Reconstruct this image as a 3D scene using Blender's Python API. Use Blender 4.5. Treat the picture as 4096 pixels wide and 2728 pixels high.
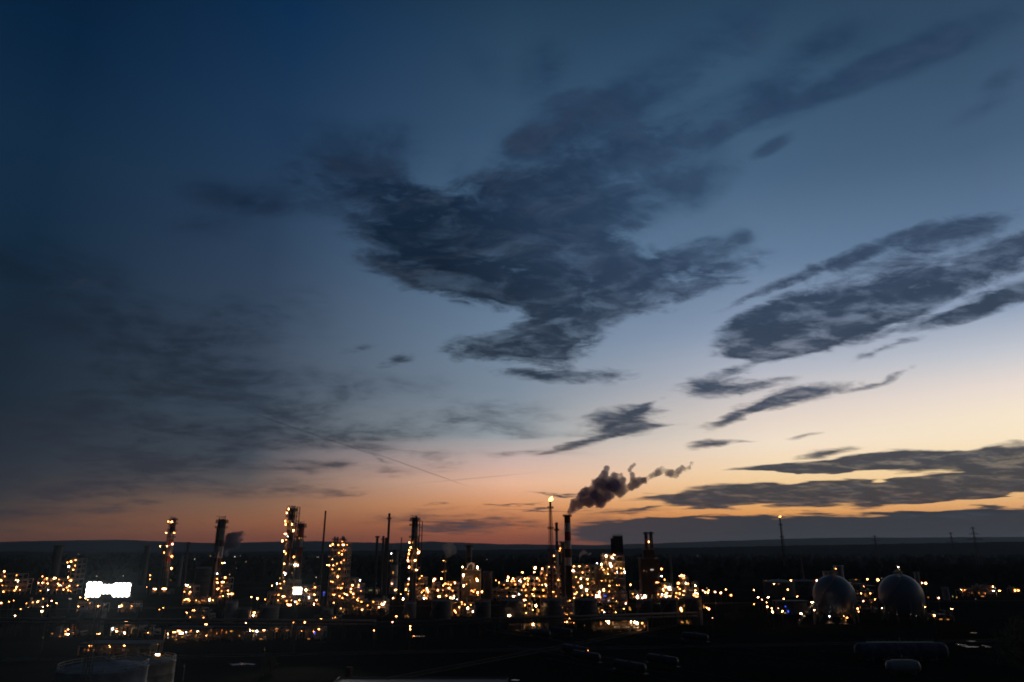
import bpy, bmesh, math, random
from mathutils import Vector, Matrix
import numpy as np
R = math.radians
for _o in list(bpy.data.objects):
    bpy.data.objects.remove(_o)
S = bpy.context.scene
C = S.collection
# ------------------------------------------------------------------ camera
CAM_H, PITCH, FOC = 40.0, R(16.9), 2730.7
cd = bpy.data.cameras.new('camera'); cam = bpy.data.objects.new('camera', cd); C.objects.link(cam)
cam.location = (0, 0, CAM_H); cam.rotation_euler = (R(90) + PITCH, 0, 0)
cd.lens = 24; cd.sensor_width = 36; cd.clip_start = 0.5; cd.clip_end = 60000
S.camera = cam
S.view_settings.view_transform = 'Standard'; S.view_settings.look = 'None'
S.view_settings.exposure = 0; S.view_settings.gamma = 1
S.cycles.use_denoising = True; S.cycles.denoiser = 'OPENIMAGEDENOISE'; S.cycles.denoising_input_passes = 'RGB_ALBEDO_NORMAL'
S.cycles.max_bounces = 5; S.cycles.diffuse_bounces = 2; S.cycles.glossy_bounces = 2
S.cycles.transparent_max_bounces = 6; S.cycles.volume_bounces = 3
S.cycles.sample_clamp_indirect = 2.0
S.cycles.sample_clamp_direct = 0
S.cycles.caustics_reflective = False
S.render.filter_size = 1.7 if hasattr(S.render, 'filter_size') else 1.5
S.cycles.filter_width = 1.8

def ray(px, py):                       # photograph pixel (4096 x 2728) -> world direction from the camera
    x, yf, zu = px - 2048.0, FOC, 1364.0 - py
    c, s = math.cos(PITCH), math.sin(PITCH)
    return Vector((x, yf * c - zu * s, yf * s + zu * c))
def ground(px, py, z=0.0):             # where that ray meets height z
    d = ray(px, py); t = (z - CAM_H) / d.z
    return Vector((d.x * t, d.y * t, z))
def at(px, py, Y):                     # the point of that ray at forward distance Y
    d = ray(px, py); t = Y / d.y
    return Vector((d.x * t, Y, CAM_H + d.z * t))
def mpp(Y, z=10):                      # metres per photograph pixel at forward distance Y
    return (Y * math.cos(PITCH) + (z - CAM_H) * math.sin(PITCH)) / FOC
def azel(px, py):
    d = ray(px, py).normalized()
    return math.degrees(math.atan2(d.x, d.y)), math.degrees(math.asin(d.z))
def lin(c):
    f = lambda v: v / 12.92 if v <= 0.04045 else ((v + 0.055) / 1.055) ** 2.4
    return tuple(f(v / 255.0) for v in c) + (1.0,)

# ------------------------------------------------------------------ sky (dusk, sun below the horizon to the right)
W = bpy.data.worlds.new('World'); S.world = W; W.use_nodes = True
T = W.node_tree; T.nodes.clear()
def nd(t, **k):
    n = T.nodes.new(t)
    for a, b in k.items(): setattr(n, a, b)
    return n
def ln(a, b): T.links.new(a, b)
def put(inp, v):
    if hasattr(v, 'is_output') or isinstance(v, bpy.types.NodeSocket): ln(v, inp)
    else: inp.default_value = v
def mth(op, a, b=None, c=None, clamp=False):
    n = nd('ShaderNodeMath', operation=op); n.use_clamp = clamp
    put(n.inputs[0], a)
    if b is not None: put(n.inputs[1], b)
    if c is not None: put(n.inputs[2], c)
    return n.outputs[0]
def comb(x, y, z=0.0):
    n = nd('ShaderNodeCombineXYZ'); put(n.inputs[0], x); put(n.inputs[1], y); put(n.inputs[2], z); return n.outputs[0]
def smooth(v, a, b, lo=0.0, hi=1.0, t='SMOOTHSTEP'):
    n = nd('ShaderNodeMapRange', interpolation_type=t)
    put(n.inputs[0], v); n.inputs[1].default_value = a; n.inputs[2].default_value = b
    n.inputs[3].default_value = lo; n.inputs[4].default_value = hi; return n.outputs[0]
def mixc(f, a, b):
    n = nd('ShaderNodeMix', data_type='RGBA'); put(n.inputs[0], f); put(n.inputs[6], a); put(n.inputs[7], b); return n.outputs[2]
def ramp(v, stops):                    # stops: (elevation deg, sRGB)
    n = nd('ShaderNodeValToRGB'); n.color_ramp.interpolation = 'EASE' if False else 'LINEAR'
    cr = n.color_ramp; lo, hi = -2.0, 50.0
    stops = sorted(stops, key=lambda s: s[0])
    while len(cr.elements) < len(stops): cr.elements.new(0.5)
    for e, (el, c) in zip(cr.elements, stops):
        e.position = max(0.0, min(1.0, (el - lo) / (hi - lo))); e.color = lin(c)
    put(n.inputs[0], smooth(v, lo, hi, t='LINEAR')); return n.outputs[0]
tc = nd('ShaderNodeTexCoord'); sep = nd('ShaderNodeSeparateXYZ'); ln(tc.outputs['Generated'], sep.inputs[0])
dx, dy, dz = sep.outputs
AZ = mth('MULTIPLY', mth('ARCTAN2', dx, dy), 57.29578)
EL = mth('MULTIPLY', mth('ARCSINE', dz), 57.29578)
def noise(vec, scale, detail=6.0, rough=0.55, dist=0.0, lac=2.0):
    n = nd('ShaderNodeTexNoise'); ln(vec, n.inputs['Vector'])
    n.inputs['Scale'].default_value = scale; n.inputs['Detail'].default_value = detail
    n.inputs['Roughness'].default_value = rough; n.inputs['Distortion'].default_value = dist
    n.inputs['Lacunarity'].default_value = lac
    return n.outputs[0]
# overhead cloud-layer coordinates: direction projected on a plane above
zz = mth('ADD', mth('MAXIMUM', dz, 0.0), 0.07)
PLN = comb(mth('DIVIDE', dx, zz), mth('DIVIDE', dy, zz))
K = 4096 / 2354.0
cols = {                                # px column (2354 wide): (row, sRGB)
 0:    [(0,(9,35,62)),(300,(19,44,68)),(600,(21,42,62)),(800,(26,41,56)),(950,(29,42,55)),(1050,(35,47,58)),(1130,(45,54,61)),(1180,(62,58,58)),(1215,(90,68,56)),(1245,(94,63,49))],
 588:  [(0,(14,46,80)),(300,(32,58,88)),(600,(47,66,90)),(800,(60,74,93)),(950,(64,76,91)),(1050,(72,80,90)),(1110,(92,86,86)),(1160,(132,99,79)),(1200,(144,94,67)),(1245,(130,73,53))],
 1177: [(0,(35,62,87)),(300,(57,84,112)),(600,(87,115,145)),(800,(113,134,156)),(900,(125,140,156)),(1000,(154,163,169)),(1060,(208,181,173)),(1110,(238,187,157)),(1160,(227,156,106)),(1205,(183,109,71)),(1245,(150,79,56))],
 1765: [(0,(42,69,96)),(200,(58,87,114)),(400,(72,100,128)),(600,(102,127,156)),(750,(140,156,181)),(850,(182,186,198)),(950,(227,213,203)),(1020,(247,228,206)),(1080,(252,221,177)),(1130,(246,201,140)),(1180,(236,162,90)),(1215,(143,110,79)),(1245,(74,70,62))],
 2354: [(0,(50,75,101)),(300,(70,95,123)),(500,(94,119,148)),(700,(148,164,189)),(800,(196,200,208)),(880,(236,222,213)),(950,(251,234,208)),(1000,(254,234,202)),(1100,(253,213,150)),(1160,(233,173,115)),(1205,(118,98,85)),(1245,(54,61,64))],
}
keys = sorted(cols); sky = None
for i, k in enumerate(keys):
    st = []
    for y, c in cols[k]: st.append((azel(k * K, y * K)[1], c))
    top = cols[k][0][1]
    st.append((50.0, tuple(v * 0.55 for v in top)))
    rc = ramp(EL, st); a = azel(k * K, 900 * K)[0]
    if sky is None: sky, pa = rc, a
    else: sky = mixc(smooth(AZ, pa, a, t='LINEAR'), sky, rc); pa = a
# away from the sunset the sky turns to deep night blue
behind = mth('MAXIMUM', smooth(AZ, -46, -110), smooth(AZ, 70, 130))
sky = mixc(behind, sky, lin((8, 19, 34)))
sky = mixc(smooth(EL, 40, 75), sky, lin((9, 22, 38)))

def warp(vec, amt, scale, seed=0.0):
    n = nd('ShaderNodeTexNoise'); n.inputs['Scale'].default_value = scale; n.inputs['Detail'].default_value = 3.0
    mp = nd('ShaderNodeMapping'); ln(vec, mp.inputs[0]); mp.inputs[1].default_value = (seed, seed * 0.7, 0.3)
    ln(mp.outputs[0], n.inputs['Vector'])
    s = nd('ShaderNodeVectorMath', operation='SUBTRACT'); ln(n.outputs[1], s.inputs[0]); s.inputs[1].default_value = (.5, .5, .5)
    m = nd('ShaderNodeVectorMath', operation='MULTIPLY'); ln(s.outputs[0], m.inputs[0]); m.inputs[1].default_value = amt
    return m.outputs[0]
AE = comb(AZ, EL)
def vadd(a, b):
    n = nd('ShaderNodeVectorMath', operation='ADD'); ln(a, n.inputs[0]); ln(b, n.inputs[1]); return n.outputs[0]
AEW = vadd(AE, warp(PLN, (2.6, 1.3, 0), 2.2, 3.0))
AES = vadd(AE, warp(PLN, (5.0, 2.5, 0), 1.3, 9.0))
def blob(vec, cx, cy, rx, ry, ang, w):
    """soft ellipse in sky angles; cx..ry in pixels of a 2354 wide frame, ang degrees counter-clockwise"""
    c = Vector(azel(cx * K, cy * K)); a = R(ang)
    e = Vector(azel((cx + rx * math.cos(a)) * K, (cy - rx * math.sin(a)) * K)) - c
    g = Vector(azel((cx + ry * math.sin(a)) * K, (cy + ry * math.cos(a)) * K)) - c
    th = math.atan2(e.y, e.x)
    rr = abs(-math.sin(th) * g.x + math.cos(th) * g.y)
    n = nd('ShaderNodeMapping', vector_type='TEXTURE'); ln(vec, n.inputs[0])
    n.inputs[1].default_value = (c.x, c.y, 0); n.inputs[2].default_value = (0, 0, th)
    n.inputs[3].default_value = (e.length * 1.45, rr * 1.45, 1)
    gr = nd('ShaderNodeTexGradient', gradient_type='SPHERICAL'); ln(n.outputs[0], gr.inputs[0])
    return mth('MULTIPLY', gr.outputs[1], w)
def field(vec, items):
    acc = None
    for it in items:
        b = blob(vec, *it)
        acc = b if acc is None else mth('ADD', acc, b)
    return acc
# dense dark clouds: (cx, cy, rx, ry, angle, weight)
dense = [
 (1480,320,210,55,20,.62),(1650,150,200,55,40,.60),(1790,235,160,32,30,.58),(2140,118,240,34,22,.66),(1350,255,150,55,25,.55),(1570,420,150,32,15,.5),(1650,300,150,32,25,.5),(1250,330,110,40,20,.55),(1900,215,120,22,26,.5),(2340,175,60,24,35,.6),(1290,180,50,60,-50,.4),(1780,345,50,12,25,.6),(1700,530,30,14,0,.6),
 (720,400,130,50,-15,.45),(560,470,160,26,-4,.35),(400,780,200,24,4,.35),(120,650,160,36,-4,.4),(300,1050,260,22,4,.4),(60,960,160,30,4,.4),
 (960,480,170,80,-15,1.1),(1010,580,190,80,-8,1.2),(1180,600,230,90,-6,1.6),(1290,640,170,60,18,1.2),(1190,470,130,75,0,1.4),(1080,520,180,90,0,.8),(1360,480,130,60,20,.8),(1400,380,150,40,28,.7),(1560,300,140,34,32,.5),(1400,680,140,40,22,.9),(1200,770,150,40,12,.8),(1350,740,120,40,30,.7),(1620,620,140,30,14,.6),(880,430,120,50,-15,.6),(1320,570,140,60,10,.9),
 (1060,650,220,34,-6,.9),(1480,620,150,45,14,.95),(1400,500,120,50,15,.65),(1610,655,130,30,20,1.0),(1560,590,100,26,20,.7),(1680,690,90,18,12,.6),(1500,700,130,22,14,.5),
 (1260,740,170,45,28,1.2),(1160,805,115,22,4,1.3),(1290,795,110,50,30,1.1),(1240,862,120,14,-4,1.1),(1300,400,150,50,20,.75),(1440,430,130,40,25,.6),(1230,330,60,30,0,.5),(1360,350,90,30,20,.5),
 (1400,862,62,18,0,.8),(920,830,45,12,12,1.0),(830,800,60,10,10,.4),
 (1790,760,130,55,14,2.2),(1900,730,190,66,18,2.4),(2030,700,150,50,22,1.6),(2170,650,190,40,22,1.5),(2310,590,110,36,25,1.5),(2290,688,140,24,22,2.0),(2130,740,120,12,18,.9),(1760,808,110,16,5,1.3),(1700,735,60,14,25,.8),
 (2150,548,200,48,20,1.5),(1960,590,160,18,24,1.2),(1810,640,130,14,24,1.1),(2250,520,90,25,15,.6),
 (1640,885,85,26,10,1.5),(1750,885,75,12,10,1.1),(1690,850,50,12,15,.6),
 (1830,912,120,22,12,1.8),(1720,948,90,10,24,1.3),(2030,872,90,7,18,1.0),(1640,975,60,6,10,.6),
 (1430,972,92,30,6,1.8),(1330,1020,95,9,15,1.3),(1490,935,45,8,25,.9),(1540,975,50,5,0,.6),
 (1640,1020,56,8,8,1.2),(2030,803,90,12,18,1.1),(1850,1000,50,5,14,.8),(1715,1015,25,4,5,.6),
 (1800,1077,110,8,2,3.0),(1950,1069,170,15,4,3.2),(2130,1060,180,21,3,3.4),(2330,1055,150,27,3,3.4),(1900,1042,80,9,5,1.4),(2220,1049,60,4,3,-2.2),(1950,1094,250,6,-1,-2.4),
 (1600,1138,110,8,2,2.2),(1750,1130,170,19,2,3.2),(1950,1132,240,27,2,3.6),(2180,1122,200,27,4,3.6),(2340,1100,120,30,3,3.4),(1640,1155,110,11,0,2.2),(2170,1160,200,6,8,-2.6),(2230,1179,170,9,4,2.4),(1540,1146,110,8,2,1.4),(2150,1098,120,8,3,1.4),
 (1290,1140,68,3.5,0,1.3),(1180,1160,80,2.5,0,1.2),(1500,1168,60,5,3,1.0),(1240,1172,150,2.5,1,1.0),(1440,1176,90,7,1,1.1),
 (1020,1218,150,12,0,1.0),(1180,1206,140,7,0,.8),(1080,1200,120,7,4,.8),(790,1132,62,8,2,.9),(760,1142,40,4,2,.4),(880,1058,22,8,-30,.6),
 (260,1168,45,8,6,.9),(460,1202,30,4,0,.5),(1010,1160,50,2.5,0,.7),(905,1063,14,6,0,.5),
]
deck = [(1900,1222,560,34,0,3.0),(1500,1225,170,26,2,1.6),(2300,1205,330,30,2,2.4),(1350,1190,70,18,3,.5)]
# thin veils
veil = [
 (1590,130,240,60,38,1.0),(1730,200,220,45,32,.9),(1370,270,220,60,28,.9),(1500,330,210,60,22,1.0),(1260,190,70,90,0,.5),(1950,80,140,60,30,.6),(2150,115,280,44,24,1.4),(2340,180,70,26,30,.9),
 (1900,215,190,32,26,1.1),(1650,290,190,36,28,1.1),(1780,340,50,14,30,.8),(1260,170,90,60,-60,.4),(1360,90,130,70,20,.4),(2200,60,260,60,10,.4),
 (1380,420,150,70,20,.6),(1660,560,90,26,20,.6),(1710,536,26,14,0,.7),(1250,330,120,40,30,.6),
 (760,380,170,90,-20,.8),(620,450,220,40,-5,.6),(900,330,90,60,0,.5),(1500,420,140,60,20,.5),
 (1200,520,420,170,-8,.7),(1450,400,300,110,25,.6),(60,620,260,70,-6,1.3),(250,1060,420,60,4,.6),(420,980,340,50,5,.6),(120,720,300,40,4,.8),(520,860,260,40,4,.6),(40,1000,200,70,4,.6),(1120,160,120,60,-50,.5),(2300,250,120,20,25,.6),(1540,470,160,40,25,.5),(380,760,330,60,6,.7),(150,820,320,90,0,.9),(640,780,220,40,8,.6),(330,900,250,80,5,.8),(480,1000,260,50,6,.8),
 (80,1090,400,90,5,1.0),(760,1075,260,20,1,.9),(950,1045,260,12,-2,.6),(800,900,240,40,4,.6),(620,1130,240,24,0,.8),(170,1175,200,16,4,.9),
 (700,690,200,50,10,.4),(450,520,230,60,10,.4),(900,720,160,60,20,-.3),(1050,650,160,50,0,.3),(1100,985,260,14,-1,.35),(1250,1000,200,10,2,.3),(1000,1195,200,16,0,.7),(1000,960,260,40,3,.7),(1180,1050,220,14,2,.4),(820,1010,260,26,3,.7),(1350,960,120,10,2,.3),(1100,1170,200,10,2,.3),(200,1205,260,10,2,.5),
]
# noise fields
zt = mth('ADD', mth('MAXIMUM', dz, 0.0), 0.17)
PLT = comb(mth('DIVIDE', dx, zt), mth('DIVIDE', dy, zt))
n1 = noise(PLT, 2.6, 9.0, 0.62, 0.5)
rot = nd('ShaderNodeMapping'); ln(PLT, rot.inputs[0]); rot.inputs[2].default_value = (0, 0, R(-20)); rot.inputs[3].default_value = (0.9, 1.25, 1)
n2 = noise(rot.outputs[0], 6.0, 8.0, 0.6, 0.8)
n3 = noise(rot.outputs[0], 1.5, 6.0, 0.55, 0.8)
n4 = noise(rot.outputs[0], 16.0, 6.0, 0.62, 0.6)
n5 = noise(rot.outputs[0], 9.0, 7.0, 0.6, 0.3)
lowel = smooth(EL, 4, 18, 0.30, 1.0, 'LINEAR')
nn = mth('ADD', mth('MULTIPLY', mth('SUBTRACT', n1, .5), 2.4), mth('ADD', mth('MULTIPLY', mth('SUBTRACT', n2, .5), 3.0), mth('MULTIPLY', mth('SUBTRACT', n4, .5), 1.6)))
nn = mth('MULTIPLY', nn, lowel)
FD = mth('MAXIMUM', mth('MINIMUM', field(AEW, dense), 1.6), 0.0)
D = mth('ADD', FD, mth('MULTIPLY', nn, mth('ADD', mth('MULTIPLY', FD, 3.0), 0.0, clamp=True)))
A = smooth(D, 0.10, 1.25)
FV = field(AES, veil)
Av = mth('MULTIPLY', smooth(mth('ADD', FV, mth('MULTIPLY', mth('ADD', mth('MULTIPLY', mth('SUBTRACT', n3, .5), 1.6), mth('ADD', mth('MULTIPLY', mth('SUBTRACT', n1, .5), 1.2), mth('MULTIPLY', mth('SUBTRACT', n2, .5), 1.1))), mth('MULTIPLY', FV, 2.0, clamp=True))), 0.05, 1.05), 0.72)
Ad = smooth(mth('ADD', field(AEW, deck), mth('MULTIPLY', mth('SUBTRACT', n1, .5), .9)), 0.15, 0.75)
def cl(stops, px): return ramp(EL, [(azel(px * K, y * K)[1], c) for y, c in stops])
ccL = cl([(0,(20,40,66)),(450,(17,35,56)),(620,(13,28,45)),(800,(25,37,51)),(1000,(35,43,54)),(1130,(50,50,60)),(1245,(60,52,56))], 800)
ccR = cl([(0,(30,52,82)),(450,(50,72,100)),(620,(48,64,88)),(760,(46,60,80)),(900,(52,66,86)),(1000,(54,61,76)),(1080,(46,53,66)),(1160,(46,51,61)),(1215,(58,58,62)),(1245,(50,54,62))], 1900)
cc = mixc(smooth(AZ, -6, 16, t='LINEAR'), ccL, ccR)
cc2 = mixc(smooth(n2, .42, .68), cc, mixc(0.055, cc, lin((150, 165, 190))))
A = mth('MULTIPLY', A, mth('SUBTRACT', 1.0, mth('MULTIPLY', smooth(mth('ADD', mth('MULTIPLY', n5, .6), mth('MULTIPLY', n2, .4)), .47, .66), smooth(EL, 4, 18, .12, .46, 'LINEAR'))))
Av = mth('MULTIPLY', Av, smooth(mth('ADD', mth('MULTIPLY', n5, .35), mth('MULTIPLY', n1, .65)),   .40, .60, .35, 1.1))
out = mixc(Av, sky, mixc(smooth(AZ, -25, 10, t='LINEAR'), ccL, mixc(.2, ccR, ccL)))
out = mixc(Ad, out, mixc(smooth(AZ, 0, 20, t='LINEAR'), lin((76, 62, 64)), lin((58, 59, 64))))
out = mixc(mth('MULTIPLY', A, 0.96), out, cc2)
# contrails
def trail(x0, y0, x1, y1, r, w):
    cx, cy = (x0 + x1) / 2, (y0 + y1) / 2
    L = math.hypot(x1 - x0, y1 - y0) / 2
    return blob(AE, cx, cy, L, r, math.degrees(math.atan2(y0 - y1, x1 - x0)), w)
tr = None
for q in [(590,955,860,1045,2.2,.5),(840,1035,1060,1112,1.6,.35),(960,1112,1230,1086,1.2,.2)]:
    b = trail(*q); tr = b if tr is None else mth('MAXIMUM', tr, b)
out = mixc(mth('MULTIPLY', smooth(tr, 0.0, .2), .30), out, cc)
bg = nd('ShaderNodeBackground'); ln(out, bg.inputs[0]); bg.inputs[1].default_value = 1.0
wo = nd('ShaderNodeOutputWorld'); ln(bg.outputs[0], wo.inputs[0])
W.cycles.sampling_method = 'MANUAL'; W.cycles.sample_map_resolution = 256
HAZE = 2.4e-5
# ------------------------------------------------------------------ materials
def mat(name, c, rough=0.6, metal=0.0, var=0.25, scale=1.5, c2=None, stretch=(1, 1, 1)):
    m = bpy.data.materials.new(name); m.use_nodes = True; t = m.node_tree; b = t.nodes['Principled BSDF']
    tcn = t.nodes.new('ShaderNodeTexCoord'); mp = t.nodes.new('ShaderNodeMapping'); mp.inputs[3].default_value = stretch
    n = t.nodes.new('ShaderNodeTexNoise'); n.inputs['Scale'].default_value = scale; n.inputs['Detail'].default_value = 4
    t.links.new(tcn.outputs['Object'], mp.inputs[0]); t.links.new(mp.outputs[0], n.inputs['Vector'])
    r = t.nodes.new('ShaderNodeValToRGB'); e = r.color_ramp.elements
    e[0].position = .35; e[1].position = .68
    a = c2 if c2 else tuple(v * (1 - var) for v in c)
    e[0].color = (*a, 1); e[1].color = (*c, 1)
    t.links.new(n.outputs[0], r.inputs[0]); t.links.new(r.outputs[0], b.inputs['Base Color'])
    b.inputs['Roughness'].default_value = rough; b.inputs['Metallic'].default_value = metal; b.inputs['Specular IOR Level'].default_value = 0.0 if rough >= .8 else .25
    return m
def emi(name, c, s):
    m = bpy.data.materials.new(name); m.use_nodes = True; t = m.node_tree
    t.nodes.remove(t.nodes['Principled BSDF'])
    e = t.nodes.new('ShaderNodeEmission'); e.inputs[0].default_value = (*c, 1); e.inputs[1].default_value = s
    t.links.new(e.outputs[0], t.nodes['Material Output'].inputs[0]); return m
M = dict(
 steel=mat('galvanised_steel', (.38, .34, .29), .55, .2), dark=mat('dark_painted_steel', (.07, .065, .06), .6),
 rust=mat('weathered_steel', (.20, .13, .08), .75, c2=(.11, .07, .05)), pale=mat('pale_tank_paint', (.42, .41, .38), .5, var=.15, scale=.25),
 grey=mat('grey_tank_paint', (.16, .16, .155), .6, var=.2, scale=.2), silver=mat('aluminium_cladding', (.52, .49, .44), .5, .1, var=.2, stretch=(1, 1, .2)),
 cream=mat('cream_cladding', (.55, .44, .25), .7, c2=(.36, .27, .14), stretch=(1.2, 1.2, .15)), red=mat('red_band_paint', (.42, .06, .035), .6),
 white=mat('white_band_paint', (.72, .68, .64), .6, var=.3), brick=mat('refractory_brown', (.11, .07, .05), .8),
 concrete=mat('concrete', (.22, .21, .19), .85, scale=.4), roof=mat('roof_felt', (.15, .14, .125), .75, scale=.3),
 sphere=mat('sphere_tank_paint', (.22, .27, .31), .42, .0, var=.14, scale=.12), grate=mat('floor_grating', (.13, .12, .11), .7),
 woods=mat('distant_foliage', (.018, .022, .012), .9, scale=.05), wagon=mat('wagon_grey_paint', (.05, .05, .055), .5, scale=.5), rail=mat('rail_steel', (.13, .12, .11), .35, .6),
 halo_plate=mat('lamp_halo_plate_amber', (.42, .30, .17), .6),  # added plate behind each bulb, tinted amber to give an orange halo
 tankw=mat('weathered_tank_paint', (.22, .20, .18), .7, c2=(.12, .10, .08), scale=.5), tankb=mat('blue_grey_tank_paint', (.13, .15, .20), .7, c2=(.07, .08, .11), scale=.4),
 bark=mat('bark', (.06, .045, .03), .9), leaf=mat('leaf_green', (.05, .06, .018), .7, c2=(.09, .055, .02)),
)
E = dict(o=emi('lamp_warm', (1, .38, .12), 50), O=emi('lamp_amber', (1, .30, .07), 30), d=emi('dim_amber_lamp_and_wall_glow', (1, .38, .09), .75),  # d, and y below, also glow as patches standing for lamp-lit walls
 y=emi('yellow_lamp_and_wall_glow', (1, .46, .09), 1.0), W=emi('lamp_white', (1, .56, .28), 75), v=emi('lamp_cool_white', (.9, .95, 1), 30), w=emi('lamp_soft_white', (1, .9, .8), .7), b=emi('lamp_blue', (.04, .10, 1), 2.2),
 p=emi('lamp_pink_white', (1, .44, .30), 24), g=emi('lamp_greenish', (.7, .8, .3), .5), F=emi('floodlight_glass', (1, .95, .84), 6), f=emi('small_floodlight_glass', (1, .93, .82), 6),
 t=emi('town_lamp', (1, .8, .6), 3), T=emi('town_lamp_amber', (1, .6, .35), 2.5), fl=emi('flame_core', (1, .46, .12), 7), fm=emi('flame_edge', (1, .30, .05), 5))

# ------------------------------------------------------------------ mesh helpers
class MB:
    def __init__(s): s.v = []; s.f = []; s.m = []; s.sm = []
    def add(s, vs, fs, mi=0, smooth=False):
        o = len(s.v); s.v += [tuple(v) for v in vs]; s.f += [tuple(i + o for i in f) for f in fs]
        s.m += [mi] * len(fs); s.sm += [smooth] * len(fs); return s
    def box(s, a, b, mi=0):
        x0, y0, z0 = a; x1, y1, z1 = b
        return s.add([(x0,y0,z0),(x1,y0,z0),(x1,y1,z0),(x0,y1,z0),(x0,y0,z1),(x1,y0,z1),(x1,y1,z1),(x0,y1,z1)],
                     [(0,3,2,1),(4,5,6,7),(0,1,5,4),(1,2,6,5),(2,3,7,6),(3,0,4,7)], mi)
    def tube(s, p, q, r0, r1=None, n=8, mi=0, caps=True):
        p, q = Vector(p), Vector(q); r1 = r0 if r1 is None else r1; d = q - p
        if d.length < 1e-6: return s
        d.normalize(); u = d.orthogonal().normalized(); w = d.cross(u)
        vs = []
        for c, r in ((p, r0), (q, r1)):
            for i in range(n):
                a = 2 * math.pi * (i + .5) / n; vs.append(c + (u * math.cos(a) + w * math.sin(a)) * r)
        o = len(s.v); s.add(vs, [(i, (i + 1) % n, n + (i + 1) % n, n + i) for i in range(n)], mi, n > 5)
        if caps: s.add([], []); s.f += [tuple(o + i for i in reversed(range(n))), tuple(o + n + i for i in range(n))]; s.m += [mi, mi]; s.sm += [False, False]
        return s
    def bar(s, p, q, w, mi=0): return s.tube(p, q, w * .707, n=4, mi=mi)
    def lathe(s, prof, c=(0, 0, 0), n=16, mi=0, smooth=True):
        vs = []
        for r, z in prof:
            for i in range(n):
                a = 2 * math.pi * i / n; vs.append((c[0] + r * math.cos(a), c[1] + r * math.sin(a), c[2] + z))
        fs = []
        for k in range(len(prof) - 1):
            for i in range(n): fs.append((k*n+i, k*n+(i+1)%n, (k+1)*n+(i+1)%n, (k+1)*n+i))
        return s.add(vs, fs, mi, smooth)
    def drum(s, p, q, r, n=12, mi=0):          # a vessel with dished ends
        p, q = Vector(p), Vector(q); d = (q - p).normalized()
        s.tube(p, q, r, n=n, mi=mi, caps=False)
        for c, sg in ((p, -1), (q, 1)):
            s.tube(c, c + d * sg * r * .35, r, r * .75, n, mi, False); s.tube(c + d * sg * r * .35, c + d * sg * r * .5, r * .75, r * .1, n, mi, True)
        return s
    def rail(s, pts, h=1.1, closed=False, w=.07, step=2.0, mi=0):
        pts = [Vector(p) for p in pts]; pr = list(zip(pts, pts[1:] + ([pts[0]] if closed else [])))
        if not closed: pr = list(zip(pts, pts[1:]))
        for a, b in pr:
            for hh in (h, h * .5): s.bar(a + Vector((0,0,hh)), b + Vector((0,0,hh)), w, mi)
            k = max(1, int((b - a).length / step))
            for i in range(k): c = a.lerp(b, i / k); s.bar(c, c + Vector((0,0,h)), w, mi)
        return s
    def build(s, name, mats, parent=None, loc=(0,0,0)):
        me = bpy.data.meshes.new(name); me.from_pydata(s.v, [], s.f)
        mats = mats if isinstance(mats, (list, tuple)) else [mats]
        for m in mats: me.materials.append(m)
        me.polygons.foreach_set('material_index', s.m); me.polygons.foreach_set('use_smooth', s.sm); me.update()
        o = bpy.data.objects.new(name, me); C.objects.link(o); o.location = loc
        if parent is not None: o.parent = parent
        return o
def tag(o, label=None, cat=None, group=None, kind=None):
    if label: o['label'] = label
    if cat: o['category'] = cat
    if group: o['group'] = group
    if kind: o['kind'] = kind
    return o
def thing(name, label, cat, loc=(0,0,0), group=None):
    o = bpy.data.objects.new(name, None); C.objects.link(o); o.location = loc; o.empty_display_size = .5
    return tag(o, label, cat, group)
ZN = {0:(0,0,1),1:(0,1980,2.0957),2:(600,1980,2.0957),3:(1100,1980,2.0957),4:(1700,1980,2.0957),5:(2000,1950,2.24),6:(2400,1980,2.0957),7:(2900,1980,2.0957),
 8:(3396,1980,2.0957),9:(2020,2200,4.613),10:(2300,2200,4.613),11:(1580,2150,4.48),12:(1080,2000,3.137),13:(3150,2220,3.925),14:(620,2050,3.92),15:(2580,2250,5.808),16:(0,2400,2.617)}
def zp(z, x, y): ox, oy, s = ZN[z]; return ox + x / s, oy + y / s

# lamps and wall-glow patches: unit-size meshes, scaled; one mesh per shape and glass
LM = {}
def lamp_mesh(k, c):
    if (k, c) in LM: return LM[(k, c)]
    b = MB()
    if k == 'r':
        t = bmesh.new(); bmesh.ops.create_icosphere(t, subdivisions=1, radius=.42); t.verts.ensure_lookup_table()
        b.add([v.co[:] for v in t.verts], [[v.index for v in f.verts] for f in t.faces], 0); t.free()
        b.tube((0, .5, 0), (0, .56, 0), .95, n=12, mi=2)
        b.box((-.06, .1, .5), (.06, .8, .58), 1)
    elif k == 'w':
        b.box((-.5, -.12, -.17), (.5, .12, .12), 0); b.box((-.62, .2, -.5), (.62, .24, .12), 2); b.box((-.52, -.14, .12), (.52, .14, .2), 1); b.box((-.03, .0, .2), (.03, .5, .26), 1)
    else:
        b.box((-.15, -.15, -.5), (.15, .15, .44), 0); b.box((-.42, .22, -.62), (.42, .27, .5), 2); b.box((-.2, -.2, .44), (.2, .2, .52), 1); b.box((-.03, .1, .46), (.03, .7, .5), 1)
    me = bpy.data.meshes.new('lamp'); me.from_pydata(b.v, [], b.f); me.materials.append(E[c]); me.materials.append(M['dark']); me.materials.append(M['halo_plate'])
    me.polygons.foreach_set('material_index', b.m); me.update(); LM[(k, c)] = me; return me
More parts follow.
